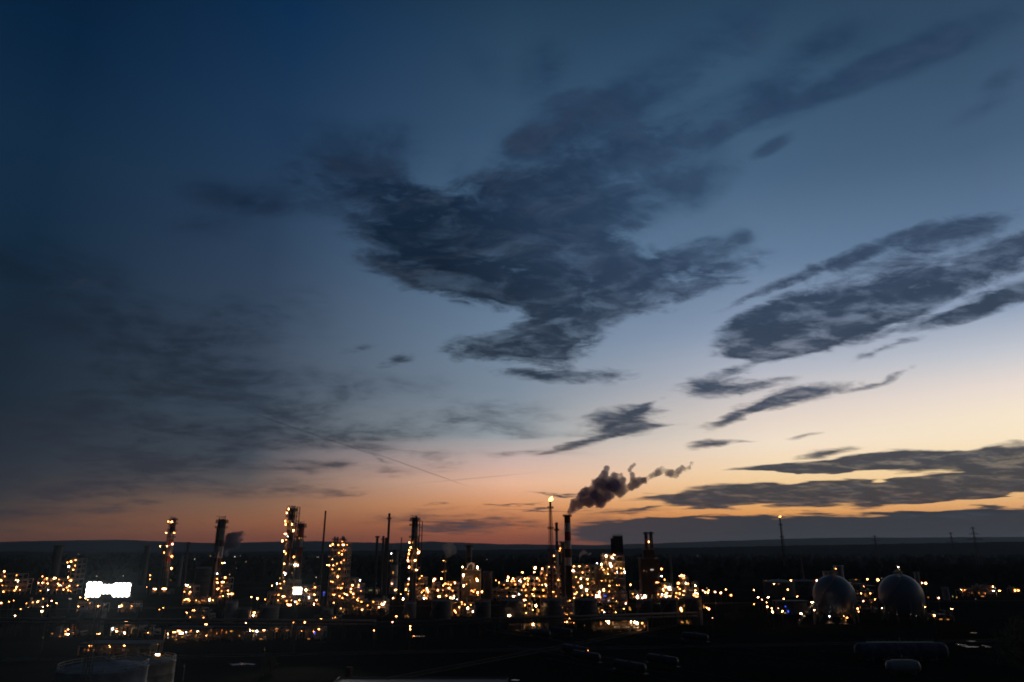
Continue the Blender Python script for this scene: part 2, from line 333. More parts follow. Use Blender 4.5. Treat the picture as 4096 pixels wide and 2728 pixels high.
def lamps(parent, z, items, Y, depth=0.0, rng=None, sc=1.0):
    """fit lamps, or y and d patches glowing like lamp-lit walls, on a thing: (x, y[, shape[, size px[, glass]]]) read off the zoom z, standing at distance Y"""
    L = parent.location
    for it in items:
        x, y = it[0], it[1]; k = it[2] if len(it) > 2 else 'r'; s = it[3] if len(it) > 3 else 7; c = it[4] if len(it) > 4 else 'o'
        hsh = (int(x) * 7 + int(y) * 13) % 17; s *= .74 + .035 * hsh
        if c == 'o' and hsh % 4 == 0: c = 'O'
        elif c in 'oW' and hsh % 7 == 3: c = 'v'
        px, py = zp(z, x, y); Yy = Y + (rng.choice([0, 0, 0.35, .7]) * depth if rng else 0)
        p = at(px, py, Yy)
        o = bpy.data.objects.new('lamp', lamp_mesh(k, c)); C.objects.link(o); o.parent = parent  # wall-glow patches of y and d included
        o.location = p - L; q = s * mpp(Yy) * sc * .48; o.scale = (q, q, q)

# ------------------------------------------------------------------ builders
def unit(label, z, x0, x1, yt, yb, lamp_list, name='process_unit', cat='process unit', depth=14, bay=5.0, lvl=4.4, seed=1, tops=None, panels=.0,
         drums=3, dense=1.0, minh=.45, frame='steel', Y=None, group=None, small=.85):
    """a steel-framed rack of decks, vessels and pipes"""
    rng = random.Random(seed)
    a0 = zp(z, x0, yb); a1 = zp(z, x1, yb)
    if Y is None: Y = ground((a0[0] + a1[0]) / 2, a0[1]).y
    X0, X1 = at(a0[0], a0[1], Y).x, at(a1[0], a1[1], Y).x
    _, pyt = zp(z, 0, yt); H = at(a0[0], pyt, Y).z
    cx = (X0 + X1) / 2; t = thing(name, label, cat, (cx, Y, 0), group)
    wd = X1 - X0; nb = max(1, round(wd / bay)); bw = wd / nb; nr = max(1, round(depth / 6)); rd = depth / nr
    if tops:
        hs = [H * tops[min(len(tops) - 1, int(i * len(tops) / nb))] for i in range(nb)]
    else: hs = [H * rng.uniform(minh, 1.0) for _ in range(nb)]; hs[rng.randrange(nb)] = H
    hs = [max(lvl, round(h / lvl) * lvl) if h > lvl * 1.6 else h for h in hs]
    f = MB(); g = MB(); r = MB(); pm = MB(); pn = MB(); ld = MB()
    xs = [-wd / 2 + i * bw for i in range(nb + 1)]
    for i, x in enumerate(xs):
        h = max(hs[max(0, i - 1)], hs[min(nb - 1, i)])
        for j in range(nr + 1): f.bar((x, j * rd, 0), (x, j * rd, h), .36)
    for i in range(nb):
        h = hs[i]; n = max(1, int(round(h / lvl)))
        for k in range(1, n + 1):
            zl = h * k / n
            for j in range(nr + 1): f.bar((xs[i], j * rd, zl), (xs[i+1], j * rd, zl), .3)
            for x in (xs[i], xs[i+1]): f.bar((x, 0, zl), (x, depth, zl), .3)
            if rng.random() < .72 or k == n:
                d0 = 0 if rng.random() < .8 else rd
                g.box((xs[i] + .1, d0 + .1, zl + .18), (xs[i+1] - .1, depth - .1, zl + .26))
                r.rail([(xs[i], d0, zl + .26), (xs[i+1], d0, zl + .26)], step=1.6, w=.09)
            if rng.random() < .35: f.bar((xs[i], 0, zl - h / n), (xs[i+1], 0, zl), .22)
            if rng.random() < panels:
                pn.box((xs[i] + .25, rd * .9, zl - h / n + .3), (xs[i+1] - .25, rd * .9 + .12, zl - .3))
            for _ in range(int(3 * dense) + 1):                     # pipes along the bay
                pz = zl - rng.uniform(.3, 1.9); py = rng.uniform(.4, depth - .5); rr = rng.choice([.1, .14, .2, .3])
                ii = rng.randrange(0, max(1, nb - i)) if rng.random() < .3 else 0
                e = min(nb, i + 1 + ii); 
                if hs[min(nb-1, e-1)] >= pz: pm.tube((xs[i] - rng.uniform(0, 1), py, pz), (xs[e] + rng.uniform(0, 1), py, pz), rr, n=6)
        for _ in range(int(4 * dense) + 1):                         # risers
            px_ = rng.uniform(xs[i], xs[i+1]); py = rng.uniform(.3, depth * .7); za = rng.uniform(0, h * .5); zb = rng.uniform(za + 2, h + (2.5 if rng.random() < .3 else -.5))
            pm.tube((px_, py, za), (px_, py, max(za + 1, zb)), rng.choice([.09, .13, .2, .32]), n=6)
            if rng.random() < .5: pm.tube((px_, py, max(za + 1, zb)), (px_, min(depth, py + 3), max(za + 1, zb)), .15, n=6)
        if rng.random() < .3:
            x = xs[i] + .6
            for sgn in (-.25, .25): ld.bar((x + sgn, -.35, 0), (x + sgn, -.35, h + 1), .08)
            q = .4
            while q < h: ld.bar((x - .25, -.35, q), (x + .25, -.35, q), .05); q += .6
    f.build('frame', M[frame], t); dk = g.build('deck', M['grate'], t); r.build('railing', M['steel'], dk); pm.build('pipework', M['silver'], t)
    if pn.v: pn.build('wall_panel', M['cream'], t)
    if ld.v: ld.build('ladder', M['steel'], t)
    for k in range(drums):
        i = rng.randrange(nb); h = hs[i]; n = max(1, int(round(h / lvl))); zl = h * rng.randrange(0, n) / n + .5
        v = MB()
        if rng.random() < .5 and h / n > 3:
            rr = rng.uniform(.7, 1.3); v.drum((xs[i] + .8, depth * rng.uniform(.15, .6), zl + rr + .4), (xs[i] + max(2.5, bw * .85), depth * .4, zl + rr + .4), rr)
        else:
            rr = rng.uniform(.6, 1.4); x = rng.uniform(xs[i] + rr, xs[i+1] - rr) if bw > 2 * rr else (xs[i] + xs[i+1]) / 2
            v.drum((x, depth * .3, zl), (x, depth * .3, zl + rng.uniform(3, 6)), rr)
        v.build('vessel', M[rng.choice(['silver', 'pale', 'rust'])], t)
    lamps(t, z, lamp_list, Y - .4, depth, rng)
    room = 96 - len(lamp_list); q = mpp(Y)                          # the small fittings along the decks
    for i in range(nb):
        n = max(1, int(round(hs[i] / lvl)))
        for k in range(1, n + 1):
            if room > 0 and rng.random() < small:
                o = bpy.data.objects.new('lamp', lamp_mesh(rng.choice('rrwv'), rng.choice('OOOod'))); C.objects.link(o); o.parent = t; room -= 1
                o.location = (xs[i] + rng.uniform(.2, bw - .2), rng.choice([-.5, rd * .5, rd]), hs[i] * k / n - rng.uniform(.5, 1.6)); s = rng.uniform(1.8, 4.4) * q; o.scale = (s, s, s)
    return t

def banded(b, r0, r1, H, edges, mats, n=20, z0=0.0):
    """shell in colour bands; edges = heights from the top down (fractions), mats = material slots"""
    zs = [z0] + [z0 + (H - z0) * e for e in edges] + [H]
    for k in range(len(zs) - 1):
        fa = (zs[k] - z0) / (H - z0); fb = (zs[k+1] - z0) / (H - z0)
        b.lathe([(r0 + (r1 - r0) * fa, zs[k]), (r0 + (r1 - r0) * fb, zs[k+1])], n=n, mi=mats[k % len(mats)])
def platform(t, r, z, w=1.1, arc=(0, 360), name='platform'):
    b = MB(); n = 14; a0, a1 = R(arc[0]), R(arc[1])
    P = [(math.cos(a0 + (a1-a0)*i/n), math.sin(a0 + (a1-a0)*i/n)) for i in range(n + 1)]
    for (c0, s0), (c1, s1) in zip(P, P[1:]):
        b.add([(c0*r, s0*r, z), (c1*r, s1*r, z), (c1*(r+w), s1*(r+w), z), (c0*(r+w), s0*(r+w), z),
               (c0*r, s0*r, z-.2), (c1*r, s1*r, z-.2), (c1*(r+w), s1*(r+w), z-.2), (c0*(r+w), s0*(r+w), z-.2)],
              [(0,3,2,1),(4,5,6,7),(2,3,7,6)])
        b.bar((c0*(r+w), s0*(r+w), z), (c0*(r+w), s0*(r+w), z + 1.25), .16)
        for hh in (.65, 1.25): b.bar((c0*(r+w), s0*(r+w), z+hh), (c1*(r+w), s1*(r+w), z+hh), .15)
    return b.build(name, M['dark'], t)
def ladder(t, r, z0, z1, ang=250):
    b = MB(); c, s = math.cos(R(ang)), math.sin(R(ang)); u = Vector((-s, c, 0)) * .3; o = Vector((c, s, 0)) * (r + .35)
    for sg in (-1, 1): b.bar(o + u * sg + Vector((0,0,z0)), o + u * sg + Vector((0,0,z1)), .09)
    z = z0
    while z < z1: b.bar(o - u + Vector((0,0,z)), o + u + Vector((0,0,z)), .06); z += .8
    return b.build('ladder', M['dark'], t)
def column(label, px, yt, yb, w, lamp_z, lamp_list, bands=('grey',), edges=(), plats=(), top='dome', pipes=1, name='distillation_column', cat='distillation column', taper=1.0, Y=None, seed=0, gantry=None):
    """tall process column; all arguments in photograph pixels"""
    rng = random.Random(seed + int(px))
    if Y is None: Y = ground(px, yb).y
    q = mpp(Y, 30); r = w * q / 2; H = at(px, yt, Y).z; X = at(px, (yt * 2 + yb) / 3, Y).x
    t = thing(name, label, cat, (X, Y, 0))
    b = MB(); E_ = [at(px, e, Y).z / H for e in edges][::-1]
    banded(b, r * (1.12 if taper == 1 else 1 / taper), r, H, E_, list(range(len(bands)))[::-1] if len(bands) > 1 else [0])
    if len(bands) > 1:                                                # slot order counts from the ground up
        pass
    if top == 'dome': b.lathe([(r, H), (r * .85, H + r * .35), (r * .45, H + r * .6), (.01, H + r * .68)], n=20, mi=0)
    else: b.lathe([(r, H), (r * .48, H), (r * .8, H - 2)], n=20, mi=0)
    b.build('shell', [M[m] for m in bands], t)
    for i, p in enumerate(plats):
        platform(t, r * 1.02, at(px, p, Y).z, 1.7, (0, 360) if i % 2 == 0 else (150, 390))
    ladder(t, r * 1.02, 0, H, 235)
    for k in range(pipes):
        p = MB(); a = R(rng.uniform(200, 340)); x, y = math.cos(a) * (r + .6), math.sin(a) * (r + .6)
        zt = H + (r * .9 if k == 0 else -rng.uniform(.1, .5) * H); rr = rng.uniform(.18, .34)
        p.tube((x, y, 1), (x, y, zt), rr, n=8); p.tube((x, y, zt), (0, 0, zt + (.0 if k else r * .1)), rr, n=8); p.build('overhead_pipe', M['silver'], t)
    if top == 'dome' and w > 8:                                       # crown: valves, davit and vent pipes over the top deck
        platform(t, r * 1.0, H + .1, 1.5); c_ = MB(); hc = 3.2 + rng.uniform(0, 2.5)
        for k in range(4):
            a = R(k * 90 + rng.uniform(0, 60)); x, y = math.cos(a) * r * .75, math.sin(a) * r * .75; c_.tube((x, y, H - .5), (x, y, H + hc * rng.uniform(.5, 1)), rng.choice([.16, .26, .4]), n=8)
        c_.tube((r * .5, 0, H + hc * .75), (-r * .6, 0, H + hc * .75), .24, n=8); c_.tube((-r * .9, 0, H), (-r * .9, 0, H + hc * .9), .2, n=8); c_.tube((-r * .9, 0, H + hc * .9), (-r * 1.7, 0, H + hc * .8), .14, n=6)
        c_.drum((r * .1, -.2, H + 1.2), (r * .8, -.2, H + 1.2), .55); c_.build('crown_piping', M['dark'], t)
        for k in range(3):
            s_ = MB(); a = R(rng.uniform(180, 360)); x, y = math.cos(a) * (r + .9), math.sin(a) * (r + .9); z0 = H * rng.uniform(.1, .5)
            s_.tube((x, y, z0), (x, y, H * rng.uniform(.75, .98)), rng.uniform(.2, .38), n=8); s_.build('side_pipe', M['rust'], t)
    if gantry:
        gx, gt, gb = gantry; g = MB(); X0 = at(gx, gb, Y).x - X; zt = at(gx, gt, Y).z; zb = max(0.0, at(gx, gb, Y).z); wv = 11 * q
        for a_ in (0, wv):
            for c_ in (0, 2.2): g.bar((X0 + a_, c_, zb), (X0 + a_, c_, zt), .3)
        z_ = zb
        while z_ < zt + .1:
            g.bar((X0, 0, z_), (X0 + wv, 0, z_), .22); g.bar((X0, 2.2, z_), (X0 + wv, 2.2, z_), .22); g.bar((X0, 0, z_), (X0, 2.2, z_), .22); z_ += 6
        g.bar((X0, 0, zt), (X0 + wv, 0, zt), .3); g.build('pipe_gantry', M['dark'], t)
    lamps(t, lamp_z, lamp_list, Y - r - .9)
    return t
def chimney(label, px, yt, Y, w, bands=('dark',), edges=(), plats=(), taper=.8, name='chimney', cat='chimney', lamp_z=0, lamp_list=()):
    q = mpp(Y, 30); r = w * q / 2; H = at(px, yt, Y).z; X = at(px, yt, Y).x
    t = thing(name, label, cat, (X, Y, 0)); b = MB()
    E_ = [at(px, e, Y).z / H for e in edges][::-1]
    banded(b, r / taper, r, H, E_, list(range(len(bands)))[::-1])
    b.lathe([(r, H), (r * .48, H), (r * .8, H - 3)], n=20, mi=0); b.lathe([(r * 1.04, H - 1.2), (r * 1.1, H - .9), (r * 1.1, H - .1), (r, H)], n=20)
    b.build('shaft', [M[m] for m in bands], t)
    for p in plats: platform(t, r * 1.05, at(px, p, Y).z, .9)
    ladder(t, r * 1.08, 0, H, 250); lamps(t, lamp_z, lamp_list, Y - r - .9); return t
def tank(label, x0, x1, yt, yb, m='grey', roof='cone', z=0, lamp_list=(), stair=True, D=None):
    yf = ground((x0 + x1) / 2, yb).y if D is None else D
    r = (x1 - x0) / 2 * mpp(yf); r = (x1 - x0) / 2 * mpp(yf + r); Y = yf + r
    H = at((x0 + x1) / 2, yt, yf).z; X = at((x0 + x1) / 2, yb, Y).x
    t = thing('storage_tank', label, 'storage tank', (X, Y, 0)); b = MB()
    k = 5
    for i in range(k):
        za, zb = H * i / k, H * (i + 1) / k
        b.lathe([(r, za), (r, zb - .12), (r + .09, zb - .08), (r + .09, zb), (r, zb)], n=40)
    b.lathe([(r, H), (r + .12, H), (r + .12, H + .12), (r, H + .12)], n=40); b.build('shell', M[m], t)
    c = MB(); hr = r * (.16 if roof == 'cone' else .22)
    c.lathe([(r, H + .1), (r * .66, H + .1 + hr * .45), (r * .33, H + .1 + hr * .8), (.4, H + .1 + hr), (.4, H + .6 + hr), (.01, H + .6 + hr)], n=40)
    for a in range(0, 360, 30):
        cx, sy = math.cos(R(a)), math.sin(R(a)); c.bar((cx * r, sy * r, H + .16), (cx * .5, sy * .5, H + .16 + hr), .12)
    rf = c.build('roof', M[m], t)
    g = MB(); pts = [(math.cos(R(a)) * (r - .1), math.sin(R(a)) * (r - .1), H + .12) for a in range(0, 360, 15)]
    g.rail(pts, closed=True, step=3, w=.08); g.build('railing', M['steel'], rf)
    if stair:
        s_ = MB(); n = 26
        for i in range(n):
            a = R(190 + 70 * i / n); a2 = R(190 + 70 * (i + 1) / n); zz_ = H * i / n
            s_.box_ = None
            p = Vector((math.cos(a) * (r + .1), math.sin(a) * (r + .1), zz_)); q = Vector((math.cos(a) * (r + 1.0), math.sin(a) * (r + 1.0), zz_))
            p2 = Vector((math.cos(a2) * (r + .1), math.sin(a2) * (r + .1), zz_)); q2 = Vector((math.cos(a2) * (r + 1.0), math.sin(a2) * (r + 1.0), zz_))
            s_.add([p, q, q2, p2], [(0, 1, 2, 3)]); s_.bar(q, q + Vector((0, 0, 1.1)), .07)
            s_.bar(q + Vector((0,0,1.1)), q2 + Vector((0,0,1.1 + H / n)), .07); s_.bar(q, q2 + Vector((0, 0, H / n)), .1)
        s_.build('stair', M['steel'], t)
    lamps(t, z, lamp_list, yf - .8); return t
ORD = ['first','second','third','fourth','fifth','sixth','seventh','eighth','ninth','tenth','eleventh','twelfth','thirteenth','fourteenth','fifteenth','sixteenth','seventeenth','eighteenth','nineteenth','twentieth']
POLE = {}
def post(label, px, py, h=8.0, s=7, c='o', kind='r', group=None, Y=None):
    """a free-standing lamp post whose lamp shows at the pixel"""
    if Y is None:
        p = ground(px, py, h)
    else: p = at(px, py, Y)
    h = p.z
    t = thing('lamp_post', label, 'lamp post', (p.x, p.y, 0), group)
    b = MB(); b.tube((0, .5, 0), (0, .5, h + .5), .14, .08, 6); b.tube((0, .5, h + .5), (0, 0, h + .45), .07, n=5); b.box((-.25, .25, 0), (.25, .75, .25)); b.build('pole', M['dark'], t)
    o = bpy.data.objects.new('lamp', lamp_mesh(kind, c)); C.objects.link(o); o.parent = t; q = s * mpp(p.y, h) * .48; o.location = (0, 0, h); o.scale = (q, q, q)
    return t
def row(desc, z, items, h=8.0, group=None):
    items = sorted(items, key=lambda i: i[0])
    n = len(items)
    for i, it in enumerate(items):
        px, py = zp(z, it[0], it[1]); s = it[2] if len(it) > 2 else 7; c = it[3] if len(it) > 3 else 'o'
        lab = f'{ORD[i]} lamp post from the left {desc}' if n > 1 else f'lamp post {desc}'
        post(lab, px, py, h, s, c, it[4] if len(it) > 4 else 'r', group)
# ------------------------------------------------------------------ ground, hills, woods, air
def gmat():
    m = mat('yard_ground', (.022, .021, .017), .95, c2=(.010, .011, .008), scale=.02)
    return m
g = MB(); g.add([(-16000, -600, 0), (16000, -600, 0), (16000, 17000, 0), (-16000, 17000, 0)], [(0, 1, 2, 3)])
tag(g.build('ground', gmat()), kind='structure')
def ridge(name, Y, prof, m, seed, amp, rows=14, dep=2500):
    rng = random.Random(seed); b = MB(); n = 260; vs = []
    ph = [rng.uniform(0, 6.28) for _ in range(8)]
    for j in range(rows + 1):
        f = j / rows
        for i in range(n + 1):
            px = -1200 + (4096 + 2400) * i / n
            py = np.interp(px, [p[0] for p in prof], [p[1] for p in prof])
            z = at(px, py, Y).z * math.cos(0)
            s = math.sin(min(1, f * 1.6) * math.pi / 2) if f < .62 else math.cos((f - .62) / .38 * math.pi / 2) ** .5 if f < 1 else 0
            z = max(0, z * s + amp * s * sum(math.sin(i * w_ + ph[k_] + j * 1.7) for k_, w_ in enumerate((.31, .77, 1.3, 2.1))) / 4)
            x = at(px, 2190, Y).x * (1 + (f - .4) * .05); vs.append((x, Y - dep * .5 + dep * f, z - 1))
    fs = [(j*(n+1)+i, j*(n+1)+i+1, (j+1)*(n+1)+i+1, (j+1)*(n+1)+i) for j in range(rows) for i in range(n)]
    b.add(vs, fs, 0, True); return tag(b.build(name, m), kind='structure')
hillm = mat('wooded_hill', (.035, .042, .03), .95, scale=.004)
ridge('hills', 13000, [(-1200,2170),(0,2167),(250,2160),(450,2158),(650,2165),(870,2173),(1000,2168),(1250,2163),(1400,2168),(1560,2173),(1720,2165),(1850,2170),(2000,2176),(2400,2180),(2650,2172),(2800,2166),(2950,2162),(3250,2152),(3400,2149),(3600,2150),(3900,2147),(4096,2147),(5300,2150)], hillm, 5, 9)
ridge('wooded_rise', 4200, [(-1200,2205),(0,2208),(150,2213),(350,2222),(700,2212),(1000,2208),(1500,2203),(2300,2197),(2800,2190),(3200,2182),(3500,2177),(3900,2170),(4096,2166),(5300,2160)], hillm, 8, 5, dep=1500)
# the wood beyond the plant: crowns too many to count
rng = random.Random(11); b = MB(); ico = bmesh.new(); bmesh.ops.create_icosphere(ico, subdivisions=1, radius=1)
IV = [v.co.copy() for v in ico.verts]; IF = [[v.index for v in f.verts] for f in ico.faces]; ico.free()
def clump(b, c, r, rng, mi=0, sq=1.0):
    b.add([(c[0] + v.x * r * rng.uniform(.7, 1.25), c[1] + v.y * r * rng.uniform(.7, 1.25), c[2] + v.z * r * sq * rng.uniform(.7, 1.3)) for v in IV], IF, mi)
for k in range(3600):
    Y = 820 + 2600 * rng.random() ** 1.6; X = rng.uniform(-.95, .95) * Y
    if Y < 1150 and -.72 < X / Y < .34 and rng.random() < .8: continue
    h = rng.uniform(9, 19); clump(b, (X, Y, h * .62), h * .42, rng, 0, 1.1); clump(b, (X + rng.uniform(-4, 4), Y, h * .8), h * .28, rng)
tag(b.build('woodland', M['woods']), kind='stuff')

# ------------------------------------------------------------------ distillation columns and stacks
column('slim banded column with two lamps on its cap, leftmost tall tower of the plant', 681, 2080, 2357, 22, 14,
 [(208,142,'r',11),(262,146,'r',11),(176,318,'w',8),(300,318,'w',10),(270,495,'r',11,'p'),(186,528,'r',12),(82,530,'v',10),(150,628,'v',14,'y'),(142,628,'v',8),(262,686,'r',14),(198,775,'v',9,'y'),(256,876,'r',13),(246,1062,'v',8,'y')],
 ('red','dark','white','red','white','red','grey'), (2108,2132,2158,2180,2225,2250), (2096,2122,2150,2186,2228,2275,2320), seed=3, pipes=2)
column('thin companion column beside the leftmost tall tower', 651, 2182, 2357, 10, 14, [], ('grey',), (), (2190, 2235), seed=4, Y=742)
column('broad dark column with a thin spire, above the two bright twin lamps', 876, 2086, 2405, 31, 14,
 [(870,683,'r',6,'y'),(1053,793,'r',13),(1088,788,'r',6),(975,960,'r',9),(1100,1020,'r',10),(975,1038,'w',9),(978,1098,'w',12),(1062,1090,'w',14),(1045,1020,'v',5,'w')],
 ('dark','grey','dark','white','brick'), (2110,2160,2186,2232), (2092,2112,2180,2300), seed=7, pipes=3)
column('tallest column of the left group, edged with lamps and topped by an open pipe gantry', 1158, 2040, 2405, 27, 12,
 [(234,115,'v',15),(210,162,'v',10),(192,265,'v',12),(222,275,'v',11,'y'),(196,305,'v',12),(276,303,'v',14),(294,380,'v',13),(194,425,'w',14),(224,455,'v',12,'o'),(156,512,'v',13),(200,497,'w',8),(178,645,'v',12),(200,672,'v',13),(180,800,'r',7),(190,925,'v',16),(175,910,'v',8),(124,980,'v',12,'y'),(275,912,'v',8,'y'),(168,975,'v',10,'y')],
 ('dark','white','dark','white','brick','grey'), (2080,2118,2160,2195,2240), (2044,2068,2098,2140,2165,2210,2250,2300,2340), seed=9, pipes=3, gantry=(1163, 2028, 2300))
column('dark red capped column right beside the tallest left tower', 1196, 2102, 2405, 27, 12,
 [(367,478,'v',13,'y'),(298,715,'v',12),(318,705,'v',14,'y'),(316,815,'r',20,'W'),(348,820,'v',18,'p'),(395,475,'v',8,'d'),(270,808,'w',14,'w')],
 ('red','white','red','brick','grey'), (2152,2190,2225,2250), (2110,2150,2196,2235,2268), seed=10, pipes=2)
column('slim dark topped column with a paired lamp on its right side, above the blue light', 1656, 2078, 2409, 25, 11,
 [(428,265,'v',14),(408,275,'v',12),(258,90,'v',14),(316,88,'v',14,'y'),(283,178,'w',12),(256,228,'r',8),(247,290,'v',14),(232,355,'r',7),(234,410,'v',14),(280,410,'v',9,'d'),(360,410,'r',11),(254,530,'v',12),(384,580,'w',13),(430,540,'w',12,'d'),(345,610,'r',9,'d'),(400,215,'r',4)],
 ('dark','grey','dark','grey'), (2110,2165,2220), (2084,2102,2150,2195,2225,2290), seed=12, pipes=3, gantry=(1670, 2085, 2300))
column('pale tower with dim amber openings right of the platformed chimney', 1577, 2200, 2375, 30, 3, [(975,490,'v',9),(968,550,'v',14,'y'),(985,550,'v',14,'y'),(990,650,'v',18,'y'),(980,743,'r',7,'p')], ('grey','silver'), (2260,), (2205,2255,2310), seed=15, pipes=2, top='flat', name='process_column')
for i, (px, yt, w, lab) in enumerate([(1334,2148,6,'leftmost thin spire over the jagged lamp-dotted tower block'),(1345,2150,7,'second thin spire over the jagged tower block'),(1365,2147,5,'short spire near the right end of the jagged tower block'),(1372,2150,6,'rightmost spire of the jagged tower block')]):
    column(lab, px, yt, 2395, w, 12, [], ('dark',), (), (yt + 12, yt + 40), seed=20 + i, pipes=1, name='process_column', Y=620 + i * 2)
chimney('needle-thin chimney standing alone between the left column pair and the jagged tower block', 1303, 2043, 640, 6, ('brick','dark'), (2120,), (), .7)
chimney('dark chimney with one wide platform, left of the spired slim column', 1558, 2053, 640, 9, ('dark','brick','dark'), (2080,2140), (2077,), .8)
chimney('short dark stack left of the platformed chimney', 1510, 2144, 660, 10, ('dark',), (), (2150,), .9)
chimney('left of two short stacks grouped at the foot of the platformed chimney', 1534, 2144, 655, 9, ('dark',), (), (2160,), .9)
chimney('right of two short stacks grouped at the foot of the platformed chimney', 1545, 2150, 650, 8, ('dark',), (), (2170,), .9)
chimney('hair-thin vent pole between the pale tower and the spired slim column', 1607, 2150, 600, 3, ('dark',), (), (), .8, 'vent_pole', 'vent pole')
chimney('thin dark stack breaking the ridge between the two leftmost towers', 755, 2168, 780, 9, ('dark',), (), (2176,), .9)
chimney('pale squat stack low behind the leftmost tower', 726, 2225, 800, 16, ('grey',), (), (), .9)
chimney('wide faint stack just left of the leftmost tower, against the ridge', 592, 2182, 820, 20, ('dark',), (), (2190,), .9)
chimney('blocky faint stack against the ridge above the far left unit', 236, 2182, 820, 30, ('dark',), (), (2186,), .9)
chimney('grey stack rising behind the drum-roofed yellow-lit building', 1876, 2181, 560, 24, ('grey','dark'), (2230,), (2188,), .95)
chimney('big red and white banded chimney trailing dark smoke', 2269, 2061, 545, 25, ('red','white','red','white','brick','white','brick'), (2092,2127,2162,2195,2230,2262), (2066,), .86,
        lamp_z=9, lamp_list=[])
chimney('medium stack with a wide collar between the flare and the banded chimney', 2226, 2090, 570, 11, ('dark','white','brick','white'), (2125,2165,2200), (2122,), .9)
chimney('stubby dark stack tucked against the left of the banded chimney', 2250, 2168, 535, 16, ('dark',), (), (2172,), .9, lamp_z=5, lamp_list=[(540,537,'r',15,'y'),(540,548,'r',8,'O'),(523,828,'r',6),(483,612,'r',6)])
chimney('left of the twin flue stacks over the right furnace', 2583, 2128, 600, 13, ('dark','brick'), (2150,), (2136,), .85)
chimney('right of the twin flue stacks over the right furnace', 2603, 2127, 600, 13, ('dark','brick'), (2150,), (2136,), .85, lamp_z=5, lamp_list=[(1333,487,'r',10),(1342,602,'r',10),(1302,598,'r',11)])
chimney('thin grey pole behind the fan-shaped lit tower', 2680, 2222, 620, 8, ('grey',), (), (), .6, 'vent_pole', 'vent pole')
chimney('pale slender mast left of the western sphere tank', 3199, 2208, 700, 6, ('grey',), (), (), .4, 'vent_pole', 'vent pole')
chimney('pale narrow silo behind the eastern sphere tank', 3664, 2288, 470, 19, ('pale',), (), (), 1.0, 'silo', 'silo')
chimney('broad pale round-topped silo behind the top of the western sphere tank', 3352, 2262, 480, 34, ('pale',), (), (), 1.0, 'silo', 'silo')
chimney('low pale silo left of the western sphere top', 3303, 2285, 470, 24, ('pale',), (), (), 1.0, 'silo', 'silo')
# cap lamps and the rectangular heater block
def heater(label, z, boxes, lamp_list, Y, m='brick', seed=0):
    px = sum(b_[0] + b_[1] for b_ in boxes) / (2 * len(boxes)); x_, y_ = zp(z, px, boxes[0][3])
    t = thing('furnace', label, 'furnace', (at(x_, y_, Y).x, Y, 0)); L = t.location
    for i, (x0, x1, y0, y1) in enumerate(boxes):
        a, c = zp(z, x0, y0), zp(z, x1, y1); X0 = at(a[0], (a[1] + c[1]) / 2, Y).x - L.x; X1 = at(c[0], (a[1] + c[1]) / 2, Y).x - L.x
        z1 = at(a[0], a[1], Y).z; z0 = max(0, at(a[0], c[1], Y).z); b = MB(); d = min(12, X1 - X0)
        b.box((X0, i * .3, z0), (X1, d, z1)); n = max(2, int((X1 - X0) / 1.6))
        for k in range(n + 1): x = X0 + (X1 - X0) * k / n; b.box((x - .12, i * .3 - .18, z0), (x + .12, i * .3, z1))
        zz_ = z0 + 3
        while zz_ < z1: b.box((X0 - .05, i * .3 - .26, zz_), (X1 + .05, i * .3 - .1, zz_ + .25)); zz_ += 3.6
        b.build('casing', M[m], t)
        r = MB(); r.rail([(X0, i*.3 - .3, z1), (X1, i*.3 - .3, z1), (X1, d, z1), (X0, d, z1)], closed=True, step=1.5, w=.1); r.build('railing', M['steel'], t)
    lamps(t, z, lamp_list, Y - .6); return t
heater('tall dark square duct block with a lower flue, above the brightest yellow lit levels', 5, [(1030,1110,434,1000),(1004,1028,456,1000)], [], 575, 'dark')
heater('steel-clad furnace under the twin flue stacks', 5, [(1268,1430,640,960),(1290,1385,560,640)], [(1362,735,'w',20,'w'),(1448,730,'r',13),(1448,795,'r',11),(1475,825,'v',10),(1405,850,'w',8),(1420,850,'w',6),(1290,745,'v',8,'d'),(1315,750,'v',6,'w')], 585, 'rust')
heater('yellow-lit square furnace house carrying a white drum on its roof', 4, [(315,462,632,880)], [], 505, 'cream')
